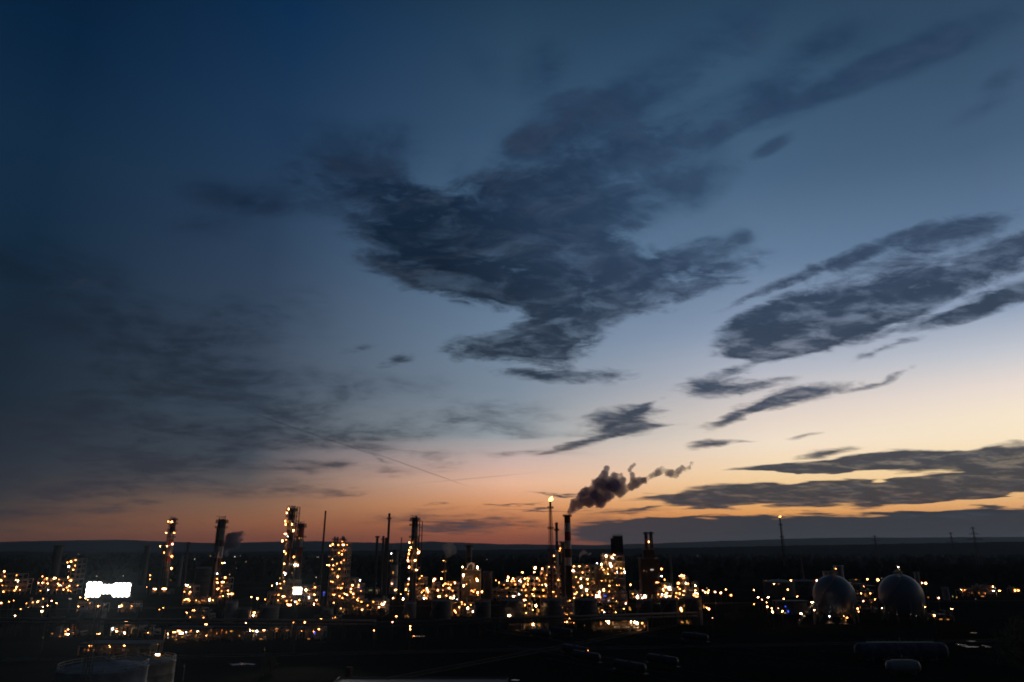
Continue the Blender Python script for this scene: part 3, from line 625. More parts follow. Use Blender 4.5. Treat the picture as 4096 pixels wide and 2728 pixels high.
# flare stack with burning tip
def flare(label, px, y_tip, y_plat, y_base, Y, w, flame=(17, 22), lattice=True, burner=True, gl='F'):
    q = mpp(Y, 30); X = at(px, y_tip, Y).x; H = at(px, y_tip, Y).z; zp_ = at(px, y_plat, Y).z
    t = thing('flare_stack', label, 'flare stack', (X, Y, 0)); r = w * q / 2
    b = MB(); b.tube((0, 0, 0), (0, 0, zp_), r * .55, r * .45, 10); b.build('riser', M['rust'], t)
    b = MB(); b.tube((0, 0, zp_), (0, 0, H), r * .95, r * .95, 12, caps=False); b.tube((0, 0, zp_), (0, 0, H - .3), r * .7, r * .7, 12); b.build('burner_tip', M['steel'], t)
    platform(t, r, zp_, 1.5)
    if lattice:
        l = MB(); k = 22; 
        def cn(i, f): a = R(90 + 120 * i); rr = r * (1.25 + 2.6 * (1 - f)); return Vector((math.cos(a) * rr, math.sin(a) * rr, zp_ * f))
        for i in range(3):
            for j in range(k):
                l.bar(cn(i, j / k), cn(i, (j + 1) / k), .28); l.bar(cn(i, j / k), cn((i + 1) % 3, (j + 1) / k), .16); l.bar(cn(i, j / k), cn((i + 1) % 3, j / k), .16)
        l.build('lattice_mast', M['red'] if burner else M['dark'], t)
        for p in (.55, .78): platform(t, r * (1.25 + 2.6 * (1 - p)), zp_ * p, .8)
    fw, fh = flame[0] * q, flame[1] * q
    for nm, mt, s, yo in (('flame', 'fl', 1.0, 0), ('flame_fringe', 'fm', .8, .3)):
        f = MB(); prof = [(.0, 0), (.30, .08), (.46, .28), (.5, .45), (.40, .62), (.22, .8), (.02, 1.0)]; rg = random.Random(4)
        n = 12; vs = []; 
        for (rr, zz2) in prof:
            for i in range(n):
                a = 2 * math.pi * i / n; j = rg.uniform(.82, 1.18)
                vs.append((rr * fw * s * math.cos(a) * j + zz2 ** 1.2 * fw * .45 + (0 if nm == 'flame' else -.18 * fw), rr * fw * s * math.sin(a) * j * .8 + yo * 2, zz2 * fh * (s if nm == 'flame' else .45)))
        f.add(vs, [(k2*n+i, k2*n+(i+1)%n, (k2+1)*n+(i+1)%n, (k2+1)*n+i) for k2 in range(len(prof)-1) for i in range(n)], 0, True)
        f.build(nm, E[mt], t, (0, 0, H - .2))
    return t
flare('lattice flare stack with a burning flame beside the banded chimney', 2201, 2005, 2033, 2400, 550, 9)
flare('distant small flare stack with a tiny flame, alone on the right horizon', 3119, 2069, 2100, 2200, 900, 6, (9, 7), True, False)

# ------------------------------------------------------------------ process units
unit('low lamp-dotted unit at the far left edge', 1, -60, 165, 650, 835, [(35,640,'r',8),(40,682,'r',7),(5,715,'r',9,'O'),(133,715),(152,712,'r',9),(150,725),(138,770,'r',8),(28,810,'r',9),(135,785,'v',7),(50,760,'w',12,'d'),(100,740,'w',10,'d'),(75,800,'w',12,'d')], seed=31, dense=1.3, minh=.6)
unit('lamp-lit unit with a stair tower at its right, second from the left edge', 1, 300, 605, 545, 832,
 [(355,683),(372,705,'r',8,'O'),(392,700,'r',9),(460,695,'w',12),(450,702,'w',10),(495,705),(320,740,'v',14,'p'),(358,738,'r',12),(400,742,'w',10),(485,745,'r',8),(530,745,'r',9),(485,768),(510,760,'r',6),(560,775,'r',8),(580,762),(405,793,'r',10),(592,805,'r',6,'O'),(570,692,'r',8),(595,558,'r',11),(565,565,'r',7,'O'),(575,600,'r',11,'o'),(460,762,'w',10,'d'),(430,715,'w',14,'d'),(575,640,'v',9,'d'),(345,760,'v',10,'d')],
 seed=32, tops=[.42,.45,.5,.45,.48,.5,1.0], dense=1.3)
unit('small pale-lit skid low at the far left', 1, 215, 330, 885, 945, [(300,905,'r',10),(318,893,'r',6),(275,900,'r',6),(240,938,'r',7),(320,910,'v',8,'d'),(285,915,'w',12,'d')], seed=33, depth=8, drums=4)
unit('lamp-lit rack directly under the floodlight bank, topped by slanting lamp lines', 1, 640, 850, 905, 985, [(820,932,'w',14),(835,926,'w',10),(657,935,'r',6),(800,978,'w',8,'d'),(820,978,'w',8,'d'),(650,965,'v',9,'d'),(735,878,'r',7),(715,865,'r',6)], seed=34, depth=8)
unit('lamp-lit rack right below the floodlight bank', 1, 985, 1130, 915, 985, [(1000,935,'v',10),(1018,928,'v',9),(1100,930,'w',14),(1080,928,'w',8,'O'),(1098,950,'w',14,'d')], seed=35, depth=8)
def canopy(label, z, x0, x1, yt, yb, lamp_list, m='roof', D=None, depth=10, name='loading_canopy', cat='canopy', walls=False, seed=0):
    a, c = zp(z, x0, yb), zp(z, x1, yb); Y = ground((a[0] + c[0]) / 2, a[1]).y if D is None else D
    X0, X1 = at(a[0], a[1], Y).x, at(c[0], c[1], Y).x; H = at(a[0], zp(z, 0, yt)[1], Y).z; w = X1 - X0
    t = thing(name, label, cat, ((X0 + X1) / 2, Y, 0)); rng = random.Random(seed)
    b = MB(); b.box((-w/2 - .5, -.6, H - .5), (w/2 + .5, depth + .6, H)); b.box((-w/2 - .6, -.75, H - .6), (w/2 + .6, -.6, H + .1)); b.build('roof', M[m], t)
    n = max(2, int(w / 4.5)); p = MB()
    for i in range(n + 1):
        x = -w/2 + w * i / n
        for y in (0, depth): p.bar((x, y, 0), (x, y, H - .5), .3)
        if i < n: p.bar((x, depth, 0), (x + w / n, depth, H - .5), .16); p.bar((x, 0, H - 1), (x + w / n, 0, H - 1), .2)
    p.build('frame', M['steel'], t)
    if walls:
        q = MB(); k = max(3, int(w / 2.2))
        q.box((-w/2, depth * .55, 0), (w/2, depth * .6, H - .6))
        for i in range(k): x = -w/2 + w * i / k; q.box((x, depth * .52, 0), (x + .25, depth * .55, H - .6))
        q.build('rear_wall', M['cream'], t)
    k = MB()
    for i in range(int(w / 2.5)):
        x = rng.uniform(-w/2 + 1, w/2 - 1); y = rng.uniform(1, depth * .5); r_ = rng.uniform(.4, .8)
        if rng.random() < .5: k.drum((x - 1, y, r_ + .5), (x + 1.2, y, r_ + .5), r_, 10)
        else: k.box((x - .6, y - .5, 0), (x + .6, y + .5, rng.uniform(.8, 2.2)))
        k.tube((x, y, 1), (x, y, H - .8), .12, n=6)
    for i in range(5): z_ = rng.uniform(1.5, H - 1); y = rng.uniform(1, depth * .5); k.tube((-w/2, y, z_), (w/2, y, z_), .16, n=6)
    k.build('pumps', M['silver'], t); lamps(t, z, lamp_list, Y + .3, depth * .35, rng); return t
canopy('flat canopy with two long strip lamps at the foot of the leftmost tower', 1, 1255, 1412, 792, 835, [(1298,788,'w',27),(1376,786,'w',24),(1290,805,'w',20,'d'),(1375,805,'w',20,'d')], seed=2)
canopy('open pump shed with lamps under its flat roof, above the bottom left tanks', 1, 650, 1250, 1245, 1342, [(755,1262,'w',18),(770,1275,'w',8,'d'),(1043,1262,'r',11),(1130,1253,'r',5),(1175,1250,'w',20,'W'),(915,1260,'r',7),(880,1262,'v',6,'y'),(922,1272,'r',6),(895,1280,'v',7,'d')], walls=True, seed=3)
unit('lamp-lit pump row with slanting lamp line left of the big floodlight mast', 1, 425, 640, 1062, 1190, [(437,1160,'r',8),(487,1155,'r',8),(550,1141,'w',9),(573,1127,'w',9),(570,1166,'w',18,'W'),(615,1157,'r',7),(620,1075,'v',8,'d'),(625,1110,'r',7,'O'),(612,1075,'r',6),(640,1075,'v',5,'d'),(500,1185,'w',24,'d'),(560,1188,'w',20,'d')], seed=36, tops=[.25,.2,.3,.4,1.0], depth=9)
tank('tall pale tank with lamps along its foot, just left of the big floodlight mast', 310, 405, 2450, 2536, 'grey', z=1, lamp_list=[(680,1170,'w',11,'d'),(760,1168,'w',12,'d'),(820,1165,'w',14),(838,1160,'w',6)])
tank('dim grey tank left of the tall pale tank', 200, 248, 2480, 2530, 'grey')
unit('bright pump rack right of the big floodlight mast', 1, 925, 1155, 1055, 1180, [(1058,1063,'w',15),(1045,1075,'v',8,'d'),(945,1120,'v',15,'W'),(980,1142,'w',14),(1010,1131,'w',14),(1042,1122,'w',12),(1065,1118,'r',6),(1050,1156,'w',24,'W'),(1117,1104,'w',13),(1112,1120,'v',12,'y'),(1150,1115,'v',8,'d'),(1100,1150,'v',12,'d'),(965,1130,'v',14,'y')], seed=37, tops=[.6,.7,1,.6,.75], depth=9)
unit('small lamp-lit skid between the pump rack and the long pipe bridge', 1, 1195, 1280, 1135, 1185, [(1237,1153,'w',12),(1225,1160,'w',7,'d'),(1260,1160,'w',8,'d')], seed=38, depth=7)
# zone 2/14
unit('three-storey lit stair block beside a wide dark tank, foot of the second tower', 14, 425, 575, 1118, 1445, [(498,1138,'w',22,'W'),(495,1192,'w',20,'d'),(462,1242,'w',11),(553,1245,'v',8),(555,1285,'v',14,'y'),(482,1362,'r',11),(515,1358,'w',10),(460,1370,'w',8),(440,1400,'v',12,'d'),(520,1400,'v',12,'d')], seed=40, tops=[1,1], bay=4, depth=10, panels=.5)
unit('low yellow-lit pipe alley joining the stair block to the second tower', 14, 575, 950, 1340, 1445, [(578,1362,'r',5),(685,1367,'r',6),(688,1390,'r',10),(625,1388,'w',8,'d'),(855,1358,'r',10),(855,1385,'r',7),(745,1380,'w',20,'y'),(650,1400,'w',12,'d'),(800,1395,'w',14,'d'),(908,1375,'v',6),(880,1400,'v',8,'d'),(700,1415,'w',20,'d')], seed=41, minh=.8, panels=.8, depth=10)
tank('wide dark tank between the stair block and the second tower', 769, 838, 2275, 2402, 'grey')
unit('narrow lamp-stacked frame at the foot of the second tower', 14, 955, 1115, 1055, 1395, [(995,1192,'r',9),(978,1200,'v',8),(985,1220,'w',8,'d'),(1062,1100,'w',16,'d'),(1130,1095,'v',8,'d'),(970,1330,'v',8),(995,1330,'r',7),(1020,1325,'r',8),(1000,1360,'w',12,'d'),(1030,1350,'v',8,'d'),(1065,1310,'r',5)], seed=42, tops=[.85,1,.7], bay=4, depth=10)
post('left of two adjoining bright round lamps beyond the second tower', 913.6, 2377, s=12, Y=640); post('right of two adjoining bright round lamps beyond the second tower', 927.2, 2376, s=16, Y=640)
tank('upright tank with a plain pale flank left of centre, above the long lit shed', 896, 943, 2412, 2488, 'pale')
unit('lamp-dotted rack with a blue light, above the left end of the long lit shed', 2, 295, 485, 955, 1062, [(308,985,'w',10),(312,1000,'v',9,'y'),(357,967,'r',7),(372,967,'r',5),(455,1042,'w',12,'b'),(452,1040,'r',5,'W'),(345,1050,'w',8,'d'),(385,1052,'w',10,'y'),(425,1050,'v',9,'y'),(400,1050,'v',8,'d'),(330,985,'w',7,'d')], seed=43, depth=9, panels=.3)
unit('slim kiosk tower with a bright upright lamp, between two dark tanks left of centre', 2, 850, 905, 972, 1062, [(875,985,'w',13),(866,1008,'v',18,'W'),(890,1010,'v',16,'d')], seed=44, bay=4, depth=6, panels=.7)
tank('dark tank left of the small upright-lamp kiosk', 948, 1000, 2440, 2488, 'grey')
tank('dark tank right of the small upright-lamp kiosk', 1035, 1110, 2432, 2488, 'grey')
canopy('long open shed brightly lit inside, below the long pipe bridge at left', 2, 115, 490, 1112, 1228, [(150,1165,'v',8),(195,1150,'w',10),(210,1150,'w',9),(235,1140,'r',8),(250,1139,'r',8),(262,1156,'w',20,'W'),(303,1150,'r',8),(318,1130,'w',8,'d'),(335,1131,'w',10),(403,1143,'w',18,'W'),(345,1135,'r',6),(190,1185,'v',14,'d'),(270,1190,'w',18,'y'),(385,1180,'v',12,'y'),(400,1195,'w',10,'d'),(470,1178,'v',8),(215,1210,'w',16,'d'),(150,1195,'v',12,'w')], walls=True, seed=5, depth=12, name='lit_shed', cat='shed')
canopy('lit shed with scattered lamps, below the pipe bridge, right of the long shed', 2, 492, 975, 1108, 1222, [(510,1130,'w',24,'d'),(600,1132,'v',9),(598,1150,'v',14,'d'),(700,1113,'r',6),(685,1140,'w',20,'y'),(840,1136,'w',9),(862,1140,'r',7),(833,1120,'r',6),(895,1143,'r',13),(955,1132,'w',10),(945,1152,'w',10,'d'),(750,1180,'v',14,'y'),(755,1150,'v',9,'w'),(930,1205,'w',20,'d'),(640,1150,'v',12,'d'),(870,1180,'v',10,'y'),(560,1160,'v',12,'d')], walls=True, seed=6, depth=12, name='lit_shed', cat='shed')
unit('dim rack with a blue standing light below the second floodlight mast', 2, 1020, 1430, 1105, 1215, [(1060,1122,'w',20,'d'),(1060,1140,'w',16,'d'),(1160,1110,'v',7),(1145,1135,'w',14,'d'),(1300,1120,'w',16,'d'),(1385,1125,'v',16,'b'),(1380,1155,'v',18,'b'),(1368,1175,'v',10,'b'),(1340,1120,'r',5,'O'),(1415,1125,'r',9),(1400,1150,'v',8,'d'),(1330,1205,'w',22,'d')], seed=45, depth=9, minh=.8)
# zone 12
unit('wide lamp-scattered unit behind the second floodlight mast', 12, -40, 560, 985, 1330, [(88,1050,'v',12),(124,1048,'w',8),(25,1075,'r',7),(178,1052,'v',8,'y'),(170,1208,'w',16),(208,1265,'r',9),(218,1305,'v',10),(244,1316,'w',20),(252,1200,'v',9,'d'),(438,1112,'v',9),(450,1128,'r',11,'W'),(565,1095,'w',16),(557,1186,'w',11),(486,1222,'v',17),(486,1225,'v',10,'O'),(555,1048,'r',6,'d'),(330,1280,'v',14),(343,1300,'v',12),(314,1278,'r',7),(552,1307,'v',12),(600,1302,'w',16,'d'),(618,1325,'w',12,'d'),(610,1350,'w',14,'y'),(215,1430,'r',6),(110,1250,'w',12,'d')], seed=46, tops=[.5,.7,1,.9,.6,.7,.8,.5], dense=1.2, depth=12)
unit('jagged tower block dotted with small lamps, left of the blue light', 12, 715, 935, 545, 1330, [(757,574,'r',7),(787,555,'v',13),(810,577,'r',5,'w'),(920,561,'w',13),(930,621,'r',7),(907,520,'r',5,'O'),(902,682,'r',8),(865,664,'r',6),(868,650,'v',7,'d'),(783,745,'w',10),(755,757,'r',5,'y'),(742,818,'r',11),(715,815,'r',5),(795,820,'r',6),(822,830,'r',6),(838,797,'r',7,'O'),(928,757,'r',7),(808,912,'r',15,'y'),(790,925,'v',14,'y'),(850,962,'r',9),(788,1030,'r',10),(878,1035,'v',9),(912,1052,'r',6),(853,1100,'r',9),(898,1102,'r',7),(797,1288,'w',10),(873,1205,'r',6),(908,1228,'r',8),(882,1252,'r',5),(836,1395,'v',18,'O'),(820,820,'w',8,'d'),(740,710,'v',9,'d')], seed=47, tops=[.93,.86,1,.95,.97,.9], bay=5, dense=1.5, depth=10, drums=4)
unit('low rack with square bright fittings at the foot of the jagged tower block', 12, 840, 1160, 1300, 1440, [(940,1362,'w',12),(912,1375,'w',10,'W'),(915,1400,'v',12,'y'),(905,1345,'w',14,'d'),(965,1190,'r',9),(1042,1178,'r',7),(1000,1380,'v',10,'d'),(1075,1350,'w',10,'d'),(1095,1250,'r',6)], seed=48, depth=9)
canopy('short roofed bay with reddish lamps at the foot of the centre left tanks', 12, 745, 860, 1455, 1512, [(765,1475,'w',8,'O'),(785,1480,'v',9),(815,1470,'w',9,'O'),(800,1490,'v',8,'y'),(830,1480,'v',8,'d')], seed=7, depth=6)
canopy('small roofed bay with one bright strip lamp next to a pale tank', 12, 565, 690, 1460, 1530, [(580,1475,'v',7),(638,1487,'w',13),(612,1503,'r',5),(655,1528,'w',10),(580,1495,'v',7,'d')], seed=8, depth=6)
tank('warmly lit pale tank just right of the small strip-lamp bay', 1290, 1330, 2440, 2478, 'pale')
unit('lamp-lit unit with bluish-white lamps right of the jagged tower block', 3, 600, 722, 700, 900, [(670,715,'r',8),(712,714,'r',11),(650,757,'r',10),(637,787,'r',11),(622,782,'r',8,'b'),(700,768,'w',14,'W'),(708,776,'r',9,'b'),(653,828,'r',8),(702,865,'r',9),(697,880,'r',11),(630,760,'v',8,'d'),(602,835,'r',8),(567,863,'r',8)], seed=49, depth=10, dense=1.2)
unit('low strip-lit rack between the blue-white lamps and the two stacked bright lamps', 3, 560, 930, 885, 1005, [(712,930,'w',14),(690,942,'w',12,'y'),(578,955,'w',14,'d'),(585,965,'v',9,'W'),(910,897,'w',20,'W'),(903,915,'w',18,'W'),(860,960,'v',12,'o'),(872,940,'v',9),(655,930,'v',8,'d'),(665,955,'v',12,'y'),(740,960,'v',12,'d'),(850,985,'v',10,'y'),(800,960,'w',10,'d'),(885,935,'v',9,'d')], seed=50, minh=.7, depth=9)
canopy('long low canopy with a dim greenish strip light and one upright lamp', 3, 750, 890, 782, 830, [(800,795,'w',26,'g'),(845,797,'w',24,'g'),(883,795,'v',13,'p')], seed=9)
# zone 11
unit('lamp-studded lower structure around the spired slim column', 11, 170, 660, 620, 1130, [(268,706,'r',10),(246,740,'v',12),(258,765,'v',10),(338,690,'w',10),(365,800,'v',15,'W'),(352,825,'r',14,'y'),(325,860,'r',8),(478,688,'r',7),(482,753,'r',9),(505,830,'r',8,'y'),(470,830,'v',12,'y'),(195,930,'v',14),(252,957,'r',8),(283,975,'w',7,'d'),(237,1012,'r',7),(368,930,'v',11,'O'),(525,938,'r',8),(478,985,'v',9),(577,945,'r',12),(573,915,'v',12),(595,970,'v',11),(15,932,'w',11),(558,1065,'v',9),(520,1092,'v',15,'W'),(562,1085,'v',8),(620,1140,'r',7),(158,1080,'v',9,'b'),(142,1100,'v',11,'W'),(168,1080,'r',8,'b'),(210,1158,'w',12),(445,1110,'v',9,'d'),(545,1188,'w',12,'d'),(545,1220,'w',10,'d'),(0,1080,'v',8,'d')], seed=52, tops=[.6,.9,1,.8,.75,.5,.55], dense=1.4, depth=12, drums=5)
unit('dim unit with a big haloed lamp left of the thin steam pipe', 11, 660, 1130, 730, 1130, [(708,748,'r',16,'p'),(690,775,'r',9),(833,735,'v',15),(955,800,'r',14,'y'),(900,825,'w',12),(1000,848,'w',9),(1072,812,'v',12),(865,860,'r',5),(968,906,'w',14),(772,940,'w',13),(1045,985,'v',7,'d'),(1015,790,'w',6,'y'),(792,1055,'w',14),(700,1020,'r',5,'d'),(1045,1085,'w',18,'W'),(1060,1060,'r',11),(990,1080,'v',12),(1108,1118,'v',11),(1205,1050,'v',10,'O'),(1240,1070,'v',9,'d'),(870,605,'r',5,'d')], seed=53, tops=[.8,.5,.6,.75,.9,.8,.7], dense=1.3, depth=12, drums=4)
chimney('thin steam pipe with small amber lamps, right of the spired slim column', 1782, 2222, 590, 6, ('rust',), (), (2246, 2284), .9, 'vent_pipe', 'vent pipe', 11, [(870,412,'r',4),(905,430,'v',10,'y'),(862,607,'r',8),(910,600,'v',11,'y')])
t = thing('roof_drum', 'white drum-shaped cabin on the roof of the yellow-lit furnace house', 'roof drum', (at(1882, 2281, 508).x, 511, at(1882, 2281, 508).z))
b = MB(); b.lathe([(2.9, 0), (2.9, 4.6), (3.05, 4.7), (3.05, 4.9), (.01, 5.2)], n=20); b.build('drum', M['pale'], t)
b = MB(); b.rail([(math.cos(R(a)) * 5.2, math.sin(R(a)) * 3.4, .02) for a in range(0, 360, 30)], closed=True, step=1.5); b.build('railing', M['steel'], t)
b = MB()
for x in (-1.2, .9): b.box((x - .5, -3.02, .6), (x + .5, -2.86, 3.0))
b.build('vent_door', M['dark'], t)
lamps(t, 11, [(1210,528,'v',15,'W'),(1478,535,'v',15,'W'),(1310,598,'w',10,'d')], 507)
t = unit('lamp and stair frame wrapped round the yellow-lit furnace house', 11, 1185, 1500, 615, 1060, [(1224,672,'v',15,'W'),(1228,862,'v',16,'W'),(1475,768,'v',15,'W'),(1462,740,'r',10,'O'),(1376,950,'w',11),(1408,975,'r',6,'O'),(1480,985,'v',15),(1488,1032,'w',10),(1558,972,'r',8),(1250,650,'v',12,'y')], seed=54, tops=[1,.5,.5,1], bay=5, depth=5, dense=.5, drums=0, Y=502)
unit('amber-lit rack with two bright upright lamps between dark tanks, below the furnace house', 11, 1005, 1415, 1130, 1415, [(1304,1262,'v',24,'W'),(1396,1320,'v',20,'p'),(1132,1235,'r',6),(1150,1250,'r',7),(1078,1325,'r',7),(1090,1345,'r',5),(1060,1175,'w',12,'d'),(1200,1195,'r',4),(1240,1380,'w',16,'d'),(1130,1390,'w',14,'d'),(1350,1385,'w',10,'d'),(1310,1340,'v',12,'y')], seed=55, tops=[1,.8,.6,.7], depth=10)
# main complex, zones 9 and 10
unit('low lit pipe alley at the left end of the central complex', 9, -230, 330, 480, 945, [(60,505,'v',14),(35,560,'v',9),(50,562,'v',9),(148,533,'r',12),(172,572,'w',10),(115,575,'r',5),(128,578,'r',5),(275,568,'w',11),(293,588,'r',8),(110,650,'w',10,'d'),(265,633,'w',9,'w'),(45,690,'w',28,'y'),(30,706,'w',24,'y'),(200,706,'w',12,'d'),(158,853,'w',15,'W'),(258,812,'r',10),(165,935,'w',7,'O'),(362,923,'w',15),(-110,600,'r',5),(-170,560,'v',8,'O')], seed=61, tops=[.55,.6,.8,.7,1,.75], dense=1.3, depth=12)
unit('dense lamp-studded pipework with a pale drum on top, left half of the central complex', 9, 320, 1010, 300, 940, [(322,412,'w',10),(343,662,'v',17),(362,530,'v',12),(372,625,'v',9,'O'),(410,522,'v',14),(427,567,'r',8),(438,627,'w',11),(555,332,'r',15,'W'),(540,408,'w',12),(527,505,'w',13),(552,545,'r',8),(595,520,'v',13),(632,562,'r',8),(540,640,'r',7),(688,347,'r',8),(687,645,'v',8),(765,650,'w',17,'W'),(768,460,'v',9),(805,312,'r',16,'W'),(505,812,'v',7),(890,768,'w',12),(885,800,'v',9,'y'),(755,855,'v',17,'y'),(757,845,'v',10,'O'),(545,712,'w',10,'O'),(988,555,'v',7),(940,612,'v',11,'d'),(955,795,'v',10,'y'),(870,848,'v',9,'d'),(690,850,'v',14,'d'),(600,845,'v',14,'d'),(545,865,'v',11,'d'),(460,860,'v',12,'d'),(720,460,'v',13,'d'),(740,490,'v',10,'d'),(990,405,'v',9,'d'),(820,405,'v',6,'d'),(920,215,'v',11,'d'),(908,105,'r',6),(1005,18,'r',4,'O')], seed=62, tops=[.5,.65,.75,.7,.8,1,.95,.9], dense=1.8, depth=16, drums=7)
unit('tall lamp-studded frame at the foot of the banded chimney', 9, 1010, 1400, 270, 945, [(1075,315,'v',15),(1030,300,'w',8,'O'),(1110,310,'v',12,'O'),(1095,396,'r',9,'p'),(1055,480,'v',13),(1118,455,'r',7),(1080,580,'r',7),(1098,628,'v',9),(1135,645,'v',14,'O'),(1085,640,'v',10,'O'),(1065,688,'r',10),(1110,712,'r',8,'y'),(1257,383,'r',15,'W'),(1245,430,'v',9,'d'),(1268,300,'r',6),(1243,500,'v',7,'d'),(1268,687,'w',10),(1185,630,'v',10,'d'),(1222,810,'r',7),(1270,808,'v',8),(1298,812,'r',6),(1300,740,'v',8,'O'),(1192,907,'w',26,'W'),(1118,936,'r',6),(1210,770,'v',9,'d'),(1360,680,'v',14,'y')], seed=63, tops=[1,.97,.8,1], dense=1.8, depth=14, drums=4, Y=560)
unit('broad amber-lit rack under a straight lamp rail, right of the banded chimney', 10, 0, 420, 290, 900, [(80,300,'w',11),(75,428,'r',11),(268,383,'r',14,'W'),(205,313,'w',14,'d'),(240,313,'w',14,'d'),(310,298,'w',10,'d'),(175,313,'w',6,'w'),(105,532,'r',14,'W'),(10,530,'v',12),(228,540,'r',8),(350,530,'w',10,'y'),(330,575,'w',16,'d'),(437,622,'r',12,'W'),(115,675,'v',18,'W'),(150,708,'v',9,'O'),(215,740,'v',16,'W'),(250,700,'v',16,'y'),(262,690,'v',12,'y'),(285,780,'v',14,'y'),(168,775,'r',5),(93,885,'v',13,'y'),(133,840,'r',6),(375,930,'r',8,'p'),(75,690,'v',14,'d'),(8,745,'v',9,'O'),(410,720,'v',12,'d'),(340,700,'v',14,'d'),(455,360,'w',11,'d')], seed=64, minh=.9, dense=2.0, depth=14, drums=6, panels=.35)
unit('brightest yellow-lit stack of decks in front of the square duct block', 10, 400, 940, 80, 905, [(410,245,'w',9),(488,262,'v',16,'W'),(575,108,'v',17,'W'),(650,102,'v',15,'y'),(678,135,'v',14),(702,155,'r',6),(720,88,'w',11),(785,125,'v',7,'y'),(540,235,'v',22,'y'),(575,250,'v',18,'y'),(600,255,'v',14,'y'),(650,255,'v',16,'W'),(668,303,'v',18,'W'),(760,245,'w',13,'y'),(775,275,'v',16,'y'),(540,405,'v',22,'y'),(560,430,'v',18,'y'),(590,405,'v',22,'y'),(527,362,'w',7),(775,412,'v',20,'W'),(820,415,'v',15,'y'),(862,415,'v',22,'y'),(885,430,'v',22,'y'),(916,408,'v',18,'W'),(905,350,'v',6),(640,575,'v',22,'y'),(690,560,'v',12,'y'),(565,560,'v',16,'y'),(638,660,'w',9),(530,737,'v',15),(555,712,'w',12,'y'),(740,755,'v',16,'y'),(715,745,'w',7,'O'),(630,770,'r',6),(690,815,'r',4),(880,760,'w',6,'w'),(785,855,'v',6,'d')], seed=65, tops=[.75,1,1,1,.65], dense=1.2, depth=10, drums=3, panels=.75, Y=562, bay=6)  # most y patches here glow in place of walls lit by lamps
unit('low rack with pinkish upright lamps and blue lights, centre of the complex front', 10, 385, 960, 770, 960, [(450,778,'r',14,'W'),(395,850,'v',22,'p'),(445,845,'v',18,'W'),(430,820,'v',8,'b'),(550,845,'w',12,'b'),(570,850,'r',8,'b'),(495,910,'w',8,'b'),(470,825,'w',14,'d'),(640,930,'w',26,'w'),(670,905,'w',14,'O'),(712,928,'v',12,'g'),(640,985,'w',16,'d'),(530,800,'w',12,'d')], seed=66, depth=8, minh=.8, Y=520)
unit('dark stepped rack with scattered small lamps between two dark tanks', 10, 425, 960, 960, 1205, [(465,1078,'w',10),(440,1080,'v',14,'y'),(450,1140,'v',18,'d'),(543,1145,'v',9),(752,1150,'r',7),(712,1148,'w',10,'d'),(832,1190,'w',9,'w'),(733,1245,'w',13),(540,1258,'r',6),(700,1025,'w',14,'d'),(718,1075,'r',5,'d'),(785,960,'w',14,'d')], seed=67, depth=10, frame='dark', drums=2)
unit('amber-lit gap rack between two big dark tanks below the banded chimney', 9, 1065, 1290, 950, 1370, [(1170,940,'w',16,'y'),(1110,1165,'w',14,'d'),(1140,1185,'w',10,'O'),(1225,1163,'w',18,'d'),(1100,1325,'v',9,'O'),(1140,1325,'w',9),(1220,1335,'w',12,'d'),(1265,1345,'v',10,'O'),(1060,1060,'v',14,'d'),(1110,1250,'v',9,'d')], seed=68, bay=4, depth=8, panels=.3)
unit('tall rack between dark tanks with one bright upright lamp and a lit pipe bundle', 9, 360, 640, 945, 1470, [(572,1025,'v',18,'W'),(600,1100,'v',22,'y'),(618,1120,'v',18,'y'),(590,1180,'v',16,'y'),(512,1104,'r',7),(522,1365,'v',18,'W'),(575,1388,'r',6),(620,1400,'v',20,'y'),(640,1390,'v',16,'d'),(368,1010,'v',12,'O'),(395,1140,'v',9,'d'),(560,1430,'w',14,'y'),(400,1380,'v',14,'d')], seed=69, bay=4, depth=8, panels=.4)
tank('big dark tank with a bright strip lamp, left front of the central complex', 2000, 2092, 2405, 2522, 'grey', z=9, lamp_list=[(80,1208,'w',17,'W'),(82,1270,'w',14,'d'),(95,1345,'w',12,'d')])
tank('big dark tank directly below the banded chimney, left of the amber gap', 2163, 2248, 2403, 2520, 'grey')
tank('big dark tank right of the amber gap below the banded chimney', 2301, 2391, 2403, 2516, 'grey')
tank('dim tank with a warm streak on its side, right of the stepped rack', 2548, 2612, 2403, 2470, 'grey', z=10, lamp_list=[(937,985,'v',16,'p'),(1010,1080,'v',18,'y'),(1025,1100,'v',14,'y'),(1005,1060,'v',14,'y')])
tank('wide dark tank below the fan-shaped lit tower', 2645, 2718, 2402, 2470, 'grey')
tank('tank with a brightly lit cone roof, rightmost of the central row', 2745, 2812, 2397, 2500, 'grey', z=15, lamp_list=[(1370,1030,'v',16,'y'),(1360,990,'v',10,'d')])
tank('deep blue-black tank below the thin steam pipe', 1725, 1803, 2407, 2478, 'grey')
tank('faintly lit tank below the spired slim column', 1615, 1662, 2415, 2475, 'pale', z=11, lamp_list=[(220,1400,'v',12,'y'),(242,1420,'v',9,'y'),(25,1410,'v',8),(180,1415,'w',9,'d')])
tank('dark tank right of the amber-lit rack with upright lamps', 1900, 1962, 2410, 2490, 'grey', z=9, lamp_list=[])
tank('broad tank standing behind the drum-roofed house', 1933, 1968, 2292, 2400, 'grey')
